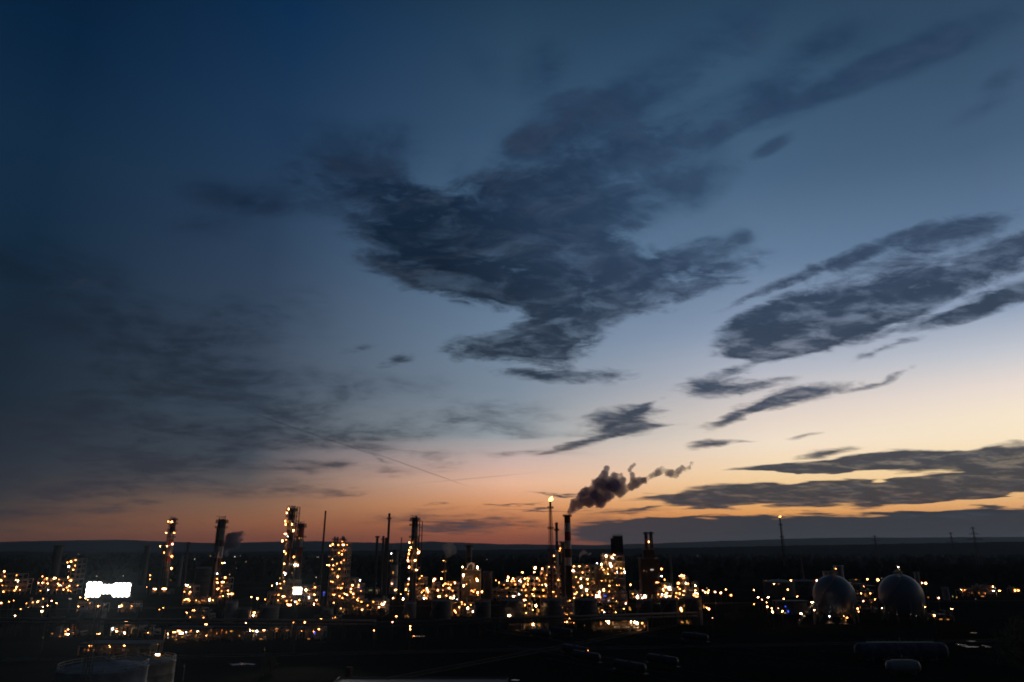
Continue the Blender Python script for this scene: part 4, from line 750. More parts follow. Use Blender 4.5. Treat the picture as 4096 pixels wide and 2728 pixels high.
canopy('long pump house with lamps along a yellow-lit wall, front right of the central complex', 10, 340, 1345, 1285, 1500, [(575,1312,'v',12,'W'),(620,1325,'v',22,'W'),(1036,1308,'v',18,'W'),(1100,1330,'v',20,'W'),(1146,1345,'v',22,'W'),(1240,1350,'r',7),(910,1300,'w',26,'d'),(480,1360,'v',22,'d'),(700,1340,'v',14,'d'),(1280,1400,'v',20,'d'),(1180,1480,'w',28,'d')], walls=True, seed=12, depth=14, name='pump_house', cat='pump house')
canopy('low lit bay under the front edge of the central complex, left of the pump house', 9, 340, 790, 1310, 1480, [], walls=True, seed=13, depth=8, name='pump_house', cat='pump house')
# right part, zone 15
unit('lamp-crowded pipe alley right of the blue pair of lights', 15, -290, 340, 560, 860, [(-120,745,'r',8,'b'),(-60,750,'r',7,'b'),(-90,745,'r',5,'W'),(100,695,'v',16),(80,775,'r',10),(115,775,'r',7),(10,800,'r',15,'p'),(-10,770,'v',12,'W'),(-30,810,'w',16,'W'),(225,795,'r',9),(232,832,'w',10,'w'),(130,370,'w',10),(355,600,'r',7),(200,660,'v',9,'d'),(215,700,'v',14,'d'),(-170,800,'v',20,'W'),(-150,830,'w',12,'W'),(-60,830,'w',12,'W'),(-30,860,'v',18,'W')], seed=71, tops=[.6,.5,.55,.75,1,.9], dense=1.5, depth=12)
unit('cluster of bright lamps left of the fan-shaped lit tower', 15, 300, 800, 540, 900, [(480,570,'r',9),(515,562,'r',8),(562,590,'r',18,'W'),(560,615,'v',12,'p'),(420,618,'r',7),(505,712,'w',13),(398,745,'v',10),(310,740,'r',6,'O'),(460,745,'w',8),(488,770,'v',18,'W'),(570,766,'w',20,'W'),(605,852,'w',17),(655,742,'v',12),(700,765,'r',7,'O'),(730,708,'w',13),(762,840,'v',22,'W'),(760,565,'r',8),(805,612,'r',9),(530,690,'v',8,'d'),(740,955,'w',10,'O'),(520,890,'w',18,'d')], seed=72, tops=[.85,1,.8,.75,.9], dense=1.5, depth=12, drums=5)
unit('fan-shaped lit tower widening downward, with two lamps near its peak', 15, 760, 1040, 240, 880, [(812,308,'w',8),(892,308,'w',14),(850,290,'v',10,'O'),(870,330,'w',16,'O'),(775,482,'r',14),(855,455,'w',8,'d'),(950,480,'v',12,'W'),(1000,490,'w',10),(965,520,'v',14,'y'),(905,660,'w',10),(895,765,'w',16,'W'),(805,720,'v',16,'O'),(800,690,'v',12,'y'),(940,600,'v',12,'d'),(900,360,'w',14,'O')], seed=73, tops=[.5,1,.75,.5], bay=4, dense=1.6, depth=9, panels=.4)
unit('small lit turret above the cone-roofed tank', 15, 1090, 1250, 515, 860, [(1168,535,'w',15,'W'),(1172,648,'w',13),(1180,708,'w',16,'W'),(1225,728,'w',12),(1165,600,'w',12,'d'),(1210,590,'v',8,'d'),(1150,760,'w',18,'O'),(1200,790,'w',22,'O')], seed=74, tops=[.75,1,.7], bay=3.5, depth=7)
canopy('amber-lit bay under the pipe bridge below the fan-shaped tower', 15, 825, 1030, 1290, 1450, [(850,1380,'v',16,'y'),(880,1390,'v',14,'y'),(985,1380,'v',20,'y'),(1005,1400,'v',16,'y')], walls=True, seed=14, depth=6, name='lit_shed', cat='shed')
t = thing('lit_recess', 'amber-lit stairwell between two dark tanks below the fan-shaped tower', 'stair tower', (at(2732, 2480, 418).x, 418, 0))
b = MB(); b.box((-2.6, 2.5, 0), (2.6, 2.8, 12.0)); b.box((-2.6, 0, 0), (-2.4, 2.5, 12)); b.box((2.4, 0, 0), (2.6, 2.5, 12)); b.build('wall_panel', M['cream'], t)
b = MB()
for k in range(5): b.box((-2.4, .3, k * 2.6), (2.4, 2.4, k * 2.6 + .15)); b.bar((-2.2, .2, k * 2.6), (2.2, .2, k * 2.6 + 2.6), .2)
b.build('stair', M['steel'], t)
lamps(t, 15, [(835,1075,'v',16,'o'),(850,1120,'v',14,'o'),(912,1000,'v',14,'y'),(880,1100,'v',16,'d')], 417)
# ------------------------------------------------------------------ floodlight masts
def flood(label, px, py, Y, heads, h_extra=1.5, lat=.55, glass='F', power=.75e5):
    p = at(px, py, Y); t = thing('floodlight_mast', label, 'floodlight mast', (p.x, Y, 0)); H = p.z
    b = MB(); k = 16
    def cn(i, f): a = R(45 + 90 * i); rr = lat * (1.6 - .6 * f); return Vector((math.cos(a) * rr, math.sin(a) * rr, (H + h_extra) * f))
    for i in range(4):
        for j in range(k):
            b.bar(cn(i, j / k), cn(i, (j + 1) / k), .13); b.bar(cn(i, j / k), cn((i + 1) % 4, (j + 1) / k), .07); b.bar(cn(i, j / k), cn((i + 1) % 4, j / k), .07)
    b.build('lattice_mast', M['dark'], t)
    for (x0, x1, y0, y1) in heads:
        a, c = at(x0, y0, Y - .6), at(x1, y1, Y - .6); X0, X1, Z1, Z0 = a.x - p.x, c.x - p.x, a.z, c.z
        nx = max(1, round((X1 - X0) / .8)); nz = max(1, round((Z1 - Z0) / .8)); w = (X1 - X0) / nx; hh = (Z1 - Z0) / nz
        for i in range(nx):
            for j in range(nz):
                if (x1 - x0) < 50 and ((i + .5 - nx / 2) / (nx / 2)) ** 2 + ((j + .5 - nz / 2) / (nz / 2)) ** 2 > 1.04: continue
                m = MB(); x = X0 + w * i + .05; z = Z0 + hh * j + .05; rr_ = min(w, hh) * .5; cx_, cz_ = X0 + w * (i + .5), Z0 + hh * (j + .5)
                yo_ = .004 * ((i * 5 + j * 3) % 11); m.tube((cx_, -.95, cz_), (cx_, -.55, cz_), rr_, rr_ * .5, 14, 1); m.tube((cx_, -1.0 - yo_, cz_), (cx_, -.951, cz_), rr_ * 1.3, n=20, mi=0)
                m.build('floodlight', [E[glass], M['dark']], t)
        m = MB(); m.bar((X0 - .2, -.6, Z0), (X1 + .2, -.6, Z0), .12); m.bar((X0 - .2, -.6, Z1), (X1 + .2, -.6, Z1), .12); m.build('crossbar', M['dark'], t)
        ld_ = bpy.data.lights.new('beam', 'SPOT'); ld_.energy = power * (x1 - x0) * (y1 - y0) / 2400; ld_.color = (1, .93, .82); ld_.spot_size = R(80); ld_.spot_blend = 1; ld_.shadow_soft_size = .5
        lo = bpy.data.objects.new('beam', ld_); C.objects.link(lo); lo.parent = t; lo.location = ((X0 + X1) / 2, -1.3, (Z0 + Z1) / 2)
        lo.rotation_euler = (Vector((0, 0, CAM_H)) - (Vector(t.location) + Vector(lo.location))).to_track_quat('-Z', 'Y').to_euler()
    return t
flood('tall lattice mast with a long blazing bank of white floodlights, lower left', 404, 2358, 125, [(356,404,2329,2386),(417,459,2339,2373),(462,520,2333,2385)])
flood('shorter mast with one blazing white floodlight cluster, left of centre', 1191, 2363, 300, [(1176,1206,2349,2377)], glass='f', power=3.5e5)
# ------------------------------------------------------------------ free-standing lamps
row('in the scattered dark yard at the far left', 1, [(10,905,9),(75,895,6,'O'),(115,885,5,'O'),(172,957,5),(127,1012,6,'W'),(350,975,12,'W'),(358,938,5,'W'),(362,870,6,'O'),(432,888,9,'p'),(398,927,6),(473,907,7),(420,930,5,'g'),(360,1195,6,'y','v')], group='lamps scattered over the left yard')
row('in the gap beside the big floodlight bank', 1, [(663,742,5,'t'),(580,870,5,'t'),(593,870,5,'t'),(672,858,5),(735,878,5),(878,918,5,'t'),(810,680,5,'t'),(1032,678,5,'t'),(1257,673,7),(1257,705,5,'O'),(1165,912,4,'t'),(1335,960,4,'O'),(1370,945,4,'O'),(1230,772,4,'O')], group='small lamps round the floodlight bank')
row('on the dark strip above the long lit shed', 2, [(463,1084,7),(475,1084,7),(803,1073,8,'p'),(1203,1070,9),(1297,1068,9),(110,945,4,'O'),(80,960,4,'O'),(850,855,8),(900,867,12),(965,875,7,'O','v'),(960,1295,5,'d','v'),(285,1435,3,'w')], group='lamps along the pipe bridge')
row('along the pipe bridge left of the striped chimney', 3, [(1018,1017,8),(985,1065,8,'p'),(830,1135,6),(1133,1102,9),(1133,1125,9),(345,690,5,'t'),(385,683,8),(1440,885,6)], group='lamps along the middle of the pipe bridge')
row('by the blue lights and dark middle tanks', 3, [(335,772,12),(410,818,12,'b'),(408,838,9,'b'),(845,740,10,'b'),(1008,797,10),(990,865,9),(1055,832,4),(1395,700,11),(1410,640,5),(1425,742,11),(1365,797,10)], group='lamps around the middle tanks')
row('in the dark strip right of the furnace', 10, [(1025,640,9),(1210,652,9,'W','w'),(1275,360,4,'y')], group='lamps in the dark strip')
row('in the thinning line right of the cone-roofed tank', 15, [(1345,650,7,'p'),(1400,690,11),(1460,700,11),(1478,648,7),(1438,595,4,'t'),(1628,686,12,'p'),(1763,706,12),(1880,625,7),(1998,760,12,'O'),(1485,1080,12),(1432,1052,6),(1568,1288,4,'p'),(1645,942,4,'w'),(1040,640,4,'t'),(1085,650,4,'t')], group='lamps thinning out to the right')
row('in the small cluster left of the western sphere tank', 7, [(278,857,10,'W','w'),(310,877,7,'p'),(362,857,11,'W','w'),(243,797,7),(243,915,7,'O'),(350,900,6),(492,870,8),(355,937,11),(393,950,9),(400,980,13,'W'),(447,950,5,'p'),(483,972,9),(475,982,5),(605,850,9,'o','w'),(507,935,11,'b'),(527,793,9)], group='lamps left of the western sphere tank')
row('between the two sphere tanks', 7, [(1113,953,9),(1120,977,5),(1160,890,9,'p'),(1258,875,8),(1162,812,11),(1195,706,9),(1283,712,15),(1313,697,6,'w','v')], group='lamps between the two sphere tanks')
row('right of the eastern sphere tank', 8, [(613,737,8),(645,740,14),(665,858,10,'d'),(753,863,11,'p'),(870,850,11,'g','v'),(903,857,11,'y','v'),(862,955,12,'o','w'),(638,940,6),(717,1010,11),(518,1000,4,'w'),(403,1002,4,'w'),(565,1013,5,'w'),(1062,872,4,'w')], group='lamps right of the eastern sphere tank')
row('on the storage tank row left of the western sphere', 7, [(343,727,10),(388,732,8),(420,730,11),(412,745,8),(553,718,12),(770,717,12,'p')], h=11, group='lamps on the tank row')
post('white-lit post standing alone in the dark below the central tanks', *zp(5, 757, 1236), h=8, s=5, c='y')
post('tiny amber lamp low in the dark wagon yard', *zp(0, 2352, 2602), h=4, s=5, c='O')
# pale posts that catch their own lamp
def mastlit(label, z, x, y, s, h, c='W'):
    px, py = zp(z, x, y); t = post(label, px, py, h, s, c, 'w'); L = t.location
    b = MB(); b.box((-.0 + .3, .8, 0), (1.5, 1.2, h - .5)); b.build('stair_panel', M['pale'], t); return t
mastlit('lamp beside the pale stair pillar in front of the western sphere tank', 7, 748, 962, 12, 6)
mastlit('lamp beside the pale stair pillar left of the eastern sphere tank', 7, 1311, 948, 13, 6)
# town lamps beyond the plant
def far(z, pts, desc, group, c='t'):
    for i, it in enumerate(pts):
        px, py = zp(z, it[0], it[1]); s = it[2] if len(it) > 2 else 4; 
        t = post('small distant lamp ' + desc, px, py, 7, s, it[3] if len(it) > 3 else c, 'r', group); t.name = 'street_lamp'
far(2, [(375,537,5),(395,537,4),(315,540,3),(380,585,4,'T'),(437,588,4,'T'),(757,512,3),(772,512,3),(648,535,5,'T'),(830,557,3),(843,557,3),(857,557,3),(805,560,4,'T'),(888,607,4,'T'),(920,625,6,'T'),(882,658,7,'T'),(890,687,6,'T'),(667,667,6,'T'),(723,615,5),(775,615,6),(695,570,5),(715,568,4),(690,515,5,'T'),(710,517,6),(640,480,4),(628,520,3),(200,617,4),(212,618,4),(225,618,4),(240,614,4),(345,536,3)], 'in the dark town behind the two leftmost towers', 'town lamps behind the left towers')
far(3, [(428,497,5),(365,520,3),(352,520,3),(10,523,3)], 'around the foot of the needle-thin chimney', 'town lamps by the thin chimney')
far(4, [(265,578,6),(520,540,3),(560,542,3),(625,540,5,'T'),(680,542,3),(833,538,4),(705,608,5),(333,545,3),(395,543,3)], 'in the dark behind the furnace house', 'town lamps behind the furnace house')
far(6, [(308,508,3),(378,513,3),(673,515,3),(818,508,2),(910,514,4,'T')], 'on the dark plain behind the twin flue stacks', 'town lamps behind the twin flues')
far(8, [(1158,497,4,'T')], 'alone on the dark plain at far right', 'lone lamp')
far(1, [(657,495,3),(515,515,2),(105,515,2),(1235,578,3),(1297,637,4),(1322,629,5),(480,555,2)], 'in the dark fields behind the floodlight bank', 'town lamps behind the floodlights')
far(14, [(1115,622,4),(1098,642,3),(1098,703,3),(1190,790,3)], 'just right of the second tower', 'town lamps by the second tower')

# ------------------------------------------------------------------ sphere tanks
def sphere_tank(label, cx, yt, rpx, yb, z, lamp_list, ramp_=False):
    Y0 = ground(cx, yb).y; r = rpx * mpp(Y0 + 10); Y = Y0 + r; X = at(cx, yt + rpx, Y).x; zc = at(cx, yt + rpx * 1.03, Y).z
    t = thing('sphere_tank', label, 'sphere tank', (X, Y, 0))
    b = MB(); prof = [(max(.01, r * math.sin(math.pi * i / 28)), -r * math.cos(math.pi * i / 28)) for i in range(29)]
    b.lathe(prof, (0, 0, zc), 56)
    for la in (-35, 0, 32, 58):
        rr = r * math.cos(R(la)); zz_ = zc + r * math.sin(R(la)); b.lathe([(rr + .0, zz_ - .07), (rr + .04, zz_), (rr, zz_ + .07)], n=56)
    b.build('vessel', M['sphere'], t)
    for i in range(10):
        a = R(36 * i + 10); l = MB(); c, s = math.cos(a) * r * .96, math.sin(a) * r * .96; l.tube((c, s, 0), (c, s, zc + r * .1), .42, n=10); l.build('leg', M['sphere'], t)
    l = MB()
    for i in range(10):
        a, a2 = R(36 * i + 10), R(36 * i + 46); p0 = Vector((math.cos(a) * r * .96, math.sin(a) * r * .96, .5)); p1 = Vector((math.cos(a2) * r * .96, math.sin(a2) * r * .96, .5)); u = Vector((0, 0, zc - 1.5))
        l.bar(p0, p1 + u, .12); l.bar(p1, p0 + u, .12)
    l.build('brace', M['steel'], t)
    p = MB(); zt = zc + r; p.box((-2.2, -1.8, zt + .1), (2.2, 1.8, zt + .25)); p.rail([(-2.2,-1.8,zt+.25),(2.2,-1.8,zt+.25),(2.2,1.8,zt+.25),(-2.2,1.8,zt+.25)], closed=True, step=1)
    for x in (-1.4, -.4, .5, 1.3): p.tube((x, 0, zt), (x, 0, zt + random.Random(int(x*10)).uniform(2.2, 4.2)), .16, n=8)
    p.drum((-1, .6, zt + 1.6), (1.2, .6, zt + 1.6), .35); p.build('top_platform', M['steel'], t)
    s_ = MB(); n = 40
    for i in range(n):                                               # stair curling over the shell
        la = R(-20 + 105 * i / n); az_ = R(200 + 75 * i / n); la2 = R(-20 + 105 * (i + 1) / n); az2 = R(200 + 75 * (i + 1) / n)
        f = lambda l_, a_, k: Vector((math.cos(a_) * math.cos(l_) * (r + k), math.sin(a_) * math.cos(l_) * (r + k), zc + math.sin(l_) * (r + k)))
        s_.add([f(la, az_, .2), f(la, az_, 1.0), f(la2, az2, 1.0), f(la2, az2, .2)], [(0, 1, 2, 3)]); s_.bar(f(la, az_, 1.0) + Vector((0,0,1)), f(la2, az2, 1.0) + Vector((0,0,1)), .06); s_.bar(f(la, az_, 1.0), f(la, az_, 1.0) + Vector((0,0,1)), .05)
    s_.build('stair', M['steel'], t)
    lamps(t, z, lamp_list, Y - 2.2)
    return t
sphere_tank('western sphere tank with a lit platform on its crown, left of the pair', 3337, 2301, 80, 2497, 13, [(730,205,'v',7,'y'),(745,222,'w',8,'y'),(760,215,'w',6,'o')])
sphere_tank('eastern sphere tank with a narrow glowing platform on its crown, right of the pair', 3604, 2297, 82, 2492, 13, [(1742,190,'v',7,'o'),(1755,225,'w',8,'y'),(1718,170,'v',7,'y')])
t = thing('access_stair', 'slanting lit access stair rising to the left flank of the western sphere tank', 'access stair', (at(3191, 2488, 405).x, 405, 0))
a, c = at(3195, 2488, 405), at(3252, 2418, 405); L = t.location; b = MB()
for y in (0, 1.3):
    b.bar((a.x - L.x, y, .2), (c.x - L.x, y, c.z), .3); b.bar((a.x - L.x, y, 1.3), (c.x - L.x, y, c.z + 1.1), .12)
    b.bar((c.x - L.x, y, 0), (c.x - L.x, y, c.z), .3)
for i in range(24): f = i / 24; p = a.lerp(c, f) - L; b.box((p.x, 0, p.z), (p.x + .4, 1.3, p.z + .08))
b.box((c.x - L.x, 0, c.z - .1), (c.x - L.x + 3, 1.3, c.z)); b.build('flight', M['pale'], t)
lamps(t, 13, [(390,738,'w',13,'W'),(213,918,'w',13,'W')], 404.4)
for lab, z, l in (('small fitting cluster glowing on the ground under the western sphere tank', 13, [(878,957,'r',9),(935,982,'w',8),(915,1020,'v',14,'d'),(900,1080,'w',22,'d')]), ('single lamp under the left half of the western sphere tank', 13, [(660,963,'r',9),(660,1060,'w',14,'d'),(850,998,'w',8,'d')])):
    px, py = zp(z, l[0][0], l[0][1]); Y = 408; p = at(px, py, Y); t = thing('pump_skid', lab, 'pump skid', (p.x, Y, 0))
    b = MB(); b.box((-2, 0, 0), (2.2, 1.6, .3)); b.drum((-1.3, .8, 1), (1.0, .8, 1), .5); b.bar((0, .4, 0), (0, .4, p.z + .3), .12); b.tube((1.2, .8, .3), (1.2, .8, 3.2), .2, n=8); b.build('skid', M['pale'], t); lamps(t, z, l, Y - .3)
# storage tanks behind the spheres
tank('broad low tank with a lit rim, left of the western sphere tank', 3062, 3180, 2330, 2388, 'grey', z=7, lamp_list=[(450,745,'w',14,'d')])
tank('second broad low tank with a pale lit rim, just left of the western sphere tank', 3185, 3262, 2326, 2388, 'grey', D=640)
t = thing('tank_wall', 'pale lit wall block between the two sphere tanks', 'wall block', (at(3426, 2340, 520).x, 520, 0))
b = MB(); z1 = at(3426, 2319, 520).z; z0 = at(3426, 2343, 520).z; b.box((-3.6, 0, z0), (3.6, 3, z1)); b.box((-3.8, -.1, z1), (3.8, 3.1, z1 + .3)); b.build('panel', M['cream'], t)
b = MB(); b.box((-8, .3, 0), (14, 9, z0)); [b.box((x, .15, 0), (x + .3, .3, z0)) for x in range(-8, 14, 2)]; b.build('base', M['dark'], t)
lamps(t, 13, [(1075,385,'w',18,'d'),(1100,600,'w',8,'d'),(1215,640,'w',16,'d')], 517)
t2 = unit('dark tank-farm rack faintly lit between the two sphere tanks', 13, 1060, 1440, 470, 990, [(1220,612,'w',14,'d'),(1320,740,'v',9,'d'),(1200,975,'w',14,'d'),(1350,930,'v',9,'d'),(1190,940,'w',14,'d')], seed=81, frame='dark', depth=10, drums=2, Y=470)
unit('long low lit rack at the far right, beyond the eastern sphere tank', 8, 950, 1240, 775, 852, [(945,795,'r',12),(967,838,'v',8),(1052,792,'r',7),(1060,805,'v',9,'O'),(1030,820,'v',12,'d'),(1090,820,'v',10,'d'),(1130,815,'w',12,'p'),(1140,825,'v',8,'O'),(1212,803,'w',15,'W'),(1262,802,'w',12),(1225,780,'v',7,'w'),(1160,785,'w',7,'w'),(1120,848,'w',18,'d')], seed=82, depth=8, minh=.6)
unit('tiny lit hut rack at the right edge', 8, 1370, 1440, 782, 822, [(1392,800,'r',11),(1420,800,'w',14,'O')], seed=83, depth=6, drums=1)
unit('lit ground rack right of the eastern sphere tank foot', 8, 730, 880, 1005, 1055, [(798,1020,'v',5,'w'),(770,1040,'w',22,'d'),(830,1042,'w',16,'d')], seed=84, depth=8)
canopy('low blue-lit shed left of the western sphere tank', 7, 460, 720, 890, 1005, [(507,938,'r',9,'b'),(520,965,'v',16,'b'),(530,975,'v',14,'b'),(505,988,'w',14,'w'),(648,940,'v',8,'d')], walls=True, seed=15)
t = tank('squat pale tank right of the eastern sphere tank', 3775, 3800, 2355, 2400, 'pale', stair=False)
# bullets
def bullet(label, x0, x1, yt, yb, m='sphere'):
    Y = ground((x0 + x1) / 2, yb + 10).y; X0, X1 = at(x0, yb, Y).x, at(x1, yb, Y).x; r = (yb - yt) / 2 * mpp(Y) * .98; z = at(x0, (yt + yb) / 2, Y).z
    t = thing('bullet_tank', label, 'bullet tank', ((X0 + X1) / 2, Y, 0)); w = (X1 - X0) / 2 - r * .5
    b = MB(); b.drum((-w, 0, z), (w, 0, z), r, 28); b.build('vessel', M[m], t)
    k = 2 if w < 12 else 5
    for i in range(k): x = -w * .75 + 1.5 * w * i / (k - 1); b = MB(); b.box((x - .4, -r * .8, 0), (x + .4, r * .8, z - r * .45)); b.build('saddle', M['concrete'], t)
    b = MB(); b.box((-w * .8, -.6, z + r + .05), (w * .8, .6, z + r + .15)); b.rail([(-w * .8, -.6, z + r + .15), (w * .8, -.6, z + r + .15)]); b.tube((0, 0, z + r), (0, 0, z + r + 1.6), .2); b.build('walkway', M['steel'], t)
bullet('long horizontal bullet tank lying in the dark below the sphere tanks', 3425, 3792, 2572, 2632, 'tankb')
bullet('short pale horizontal bullet tank in front of the long one, lower right', 3549, 3682, 2643, 2688, 'pale')
# ------------------------------------------------------------------ pipe bridge
def bridge(label, p0, p1, h, w=4.0, npipe=7, seed=0, lvl2=True):
    t = thing('pipe_bridge', label, 'pipe bridge', p0); d = Vector(p1) - Vector(p0); n = int(d.length / 7); u = d.normalized(); v = Vector((-u.y, u.x, 0)); rng = random.Random(seed)
    b = MB()
    for i in range(n + 1):
        c = d * i / n
        for s in (-w/2, w/2): b.bar(c + v * s, c + v * s + Vector((0,0,h)), .32)
        for hh in (h - 1.6, h): b.bar(c - v * w/2 + Vector((0,0,hh)), c + v * w/2 + Vector((0,0,hh)), .28)
    for s in (-w/2, w/2):
        for hh in (h - 1.6, h): b.bar(v * s + Vector((0,0,hh)), d + v * s + Vector((0,0,hh)), .3)
    b.build('frame', M['dark'], t)
    q = MB()
    for k in range(npipe):
        for hh in (h - 1.6, h):
            s = -w/2 + .4 + (w - .8) * k / (npipe - 1); r = rng.choice([.12, .18, .25, .3]); q.tube(v * s + Vector((0,0,hh + .15 + r)), d + v * s + Vector((0,0,hh + .15 + r)), r, n=6)
    q.build('pipes', M['rust'], t); return t
bridge('long dark pipe bridge crossing the whole front of the plant', (at(-150,2510,352).x, 352, 0), (at(1500,2500,340).x, 340, 0), 7.6, seed=1)
bridge('right stretch of pipe bridge running in front of the dark tanks', (at(1506,2500,340).x, 340, 0), (at(2790,2490,392).x, 392, 0), 6.8, seed=2)
# ------------------------------------------------------------------ near tanks, lower left
tank('near blue-grey tank at the bottom left, foot of the big floodlight mast', 222, 548, 2700, 2860, 'tankb', D=150, stair=False)
tank('near tank with a lamp-lit roof and stairway, bottom left', 432, 672, 2667, 2790, 'tankw', z=16, D=182, lamp_list=[])
t = thing('roof_lamp', 'bright lamp on a thin post over the lit tank roof, bottom left', 'roof lamp', (at(569,2639,190).x, 190, 12.5)); lp = at(569, 2639, 190)
b = MB(); b.bar((0, .3, 0), (0, .3, lp.z - 12.5), .1); b.build('pole', M['steel'], t); lamps(t, 0, [(569,2639,'r',26,'W'),(600,2652,'w',10,'O'),(548,2655,'v',7,'O')], 189.8)
t = thing('roof_lamp', 'tall bent lamp pole with a short strip lamp behind the lit tank roof, bottom left', 'roof lamp', (at(632,2640,196).x, 196, 0)); lp = at(632, 2574, 196)
b = MB(); b.bar((0, .3, 0), (0, .3, lp.z), .16); b.bar((-1.2, .3, lp.z - 2.9), (1.2, .3, lp.z - 2.9), .12); b.build('pole', M['steel'], t); lamps(t, 0, [(631,2577,'v',8,'y'),(630,2618,'w',30,'W')], 195.8)
post('bright lamp at the right foot of the lit tank, bottom left', 682, 2711, h=6, s=9, c='W'); post('faint lamp just left of the bright lamp at the tank foot, bottom left', 670, 2712, h=6, s=5, c='o')
# ------------------------------------------------------------------ flat-roofed building at the bottom edge
t = thing('flat_roofed_building', 'low building whose pale flat roof shows along the bottom edge', 'building', (at(1695,2709,205).x, 190, 0))
w = 330 * mpp(205) ; b = MB(); b.box((-w, -6, 0), (w, 15, 5.6)); b.build('wall', M['cream'], t)
b = MB(); b.box((-w - .4, -6.4, 5.6), (w + .4, 15.4, 6.0)); 
for s in (((-w-.4,-6.4,6.0),(w+.4,-6.2,6.3)),((-w-.4,15.2,6.0),(w+.4,15.4,6.3)),((-w-.4,-6.2,6.0),(-w-.2,15.2,6.3)),((w+.2,-6.2,6.0),(w+.4,15.2,6.3))): b.box(*s)
b.build('roof', M['roof'], t)
b = MB(); [b.box((x, -6.1, 2), (x + 1.4, -5.97, 3.6)) for x in np.arange(-w + 2, w - 2, 4)]; b.build('window', M['dark'], t)
chimney('short faint brick flue standing in the dark above the flat roof', 1397, 2667, 228, 26, ('brick',), (), (), 1.0, 'brick_flue', 'brick flue')
# ------------------------------------------------------------------ rail yard with tank wagons
d0 = Vector((.62, -.78, 0)).normalized()
for i, (px, py) in enumerate([(2175,2556),(2240,2548),(2330,2636),(2540,2700),(2640,2668),(2770,2566),(3000,2620)]):
    p = ground(px, py); t = thing('rail_track', f'{ORD[i]} rail track from the left crossing the dark yard', 'rail track', p, 'rail tracks in the dark yard'); b = MB(); v = Vector((-d0.y, d0.x, 0))
    for s in (-.72, .72): b.bar(v * s - d0 * 45 + Vector((0,0,.22)), v * s + d0 * 45 + Vector((0,0,.22)), .12)
    b.build('rail', M['rail'], t); b = MB()
    for k in range(-44, 45): c = d0 * k; b.add([c - v * 1.2 - d0 * .13 + Vector((0,0,.12)), c + v * 1.2 - d0 * .13 + Vector((0,0,.12)), c + v * 1.2 + d0 * .13 + Vector((0,0,.12)), c - v * 1.2 + d0 * .13 + Vector((0,0,.12))], [(0,1,2,3)])
    b.build('sleeper', M['bark'], t)
def wagon(p, label):
    t = thing('tank_wagon', label, 'tank wagon', p, 'tank wagons in the dark yard'); t.rotation_euler = (0, 0, math.atan2(d0.y, d0.x))
    b = MB(); b.drum((-6, 0, 2.7), (6, 0, 2.7), 1.45, 24); b.lathe([(.45, 4.1), (.45, 4.5), (.01, 4.55)], n=12); b.build('barrel', M['wagon'], t)
    b = MB(); b.box((-7.2, -1.1, 1.0), (7.2, 1.1, 1.25)); b.rail([(-2, -.5, 4.15), (2, -.5, 4.15)], step=1); b.bar((.2, -1.5, .6), (.2, -1.3, 4.2), .06); b.bar((.7, -1.5, .6), (.7, -1.3, 4.2), .06); b.build('underframe', M['dark'], t)
    for x in (-5.6, -4.0, 4.0, 5.6):
        w_ = MB()
        for y in (-.72, .72): w_.tube((x, y - .06, .7), (x, y + .06, .7), .46, n=16)
        w_.tube((x, -.72, .7), (x, .72, .7), .08); w_.build('wheelset', M['rail'], t)
for px, py, lab in [(2160,2556,'dim tank wagon highest up the dark yard, under the left dark tanks'),(2245,2548,'dim tank wagon right of the highest one, below the banded chimney'),(2300,2628,'tank wagon pointing at the tiny amber lamp'),(2345,2655,'tank wagon next in line below the amber lamp wagon'),(2520,2700,'tank wagon nearest the bottom edge'),(2650,2672,'tank wagon right of the lowest one'),(2782,2572,'tank wagon with a pale glint far right of the yard, below the cone-roofed tank')]:
    wagon(ground(px, py), lab)
# ------------------------------------------------------------------ service roads
rdm = mat('road_asphalt', (.045, .044, .042), .8, c2=(.028, .027, .026), scale=.15)
for pa_, pb_, w_ in (((0,2640),(4096,2560),7.0),((1500,2728),(2700,2500),5.0),((-200,2440),(4300,2400),7.0)):
    a_, c_ = ground(*pa_), ground(*pb_); u_ = (c_ - a_).normalized(); v_ = Vector((-u_.y, u_.x, 0)) * w_ / 2; b = MB(); n = 30; zr = .008 + .004 * (w_ == 5.0)
    b.add([tuple(a_.lerp(c_, i / n) + v_ * s_ + Vector((0, 0, zr))) for i in range(n + 1) for s_ in (-1, 1)], [(2*i, 2*i+2, 2*i+3, 2*i+1) for i in range(n)]); tag(b.build('road', rdm), kind='structure')
    b = MB()
    for s_ in (-1, 1): b.add([tuple(a_ + v_ * s_ + Vector((0,0,0))), tuple(c_ + v_ * s_), tuple(c_ + v_ * s_ * 1.06), tuple(a_ + v_ * s_ * 1.06)] + [tuple(a_ + v_ * s_ + Vector((0,0,.13))), tuple(c_ + v_ * s_ + Vector((0,0,.13))), tuple(c_ + v_ * s_ * 1.06 + Vector((0,0,.13))), tuple(a_ + v_ * s_ * 1.06 + Vector((0,0,.13)))], [(4,5,6,7),(0,1,5,4),(2,3,7,6)])
    tag(b.build('kerb', M['rust']), kind='structure')
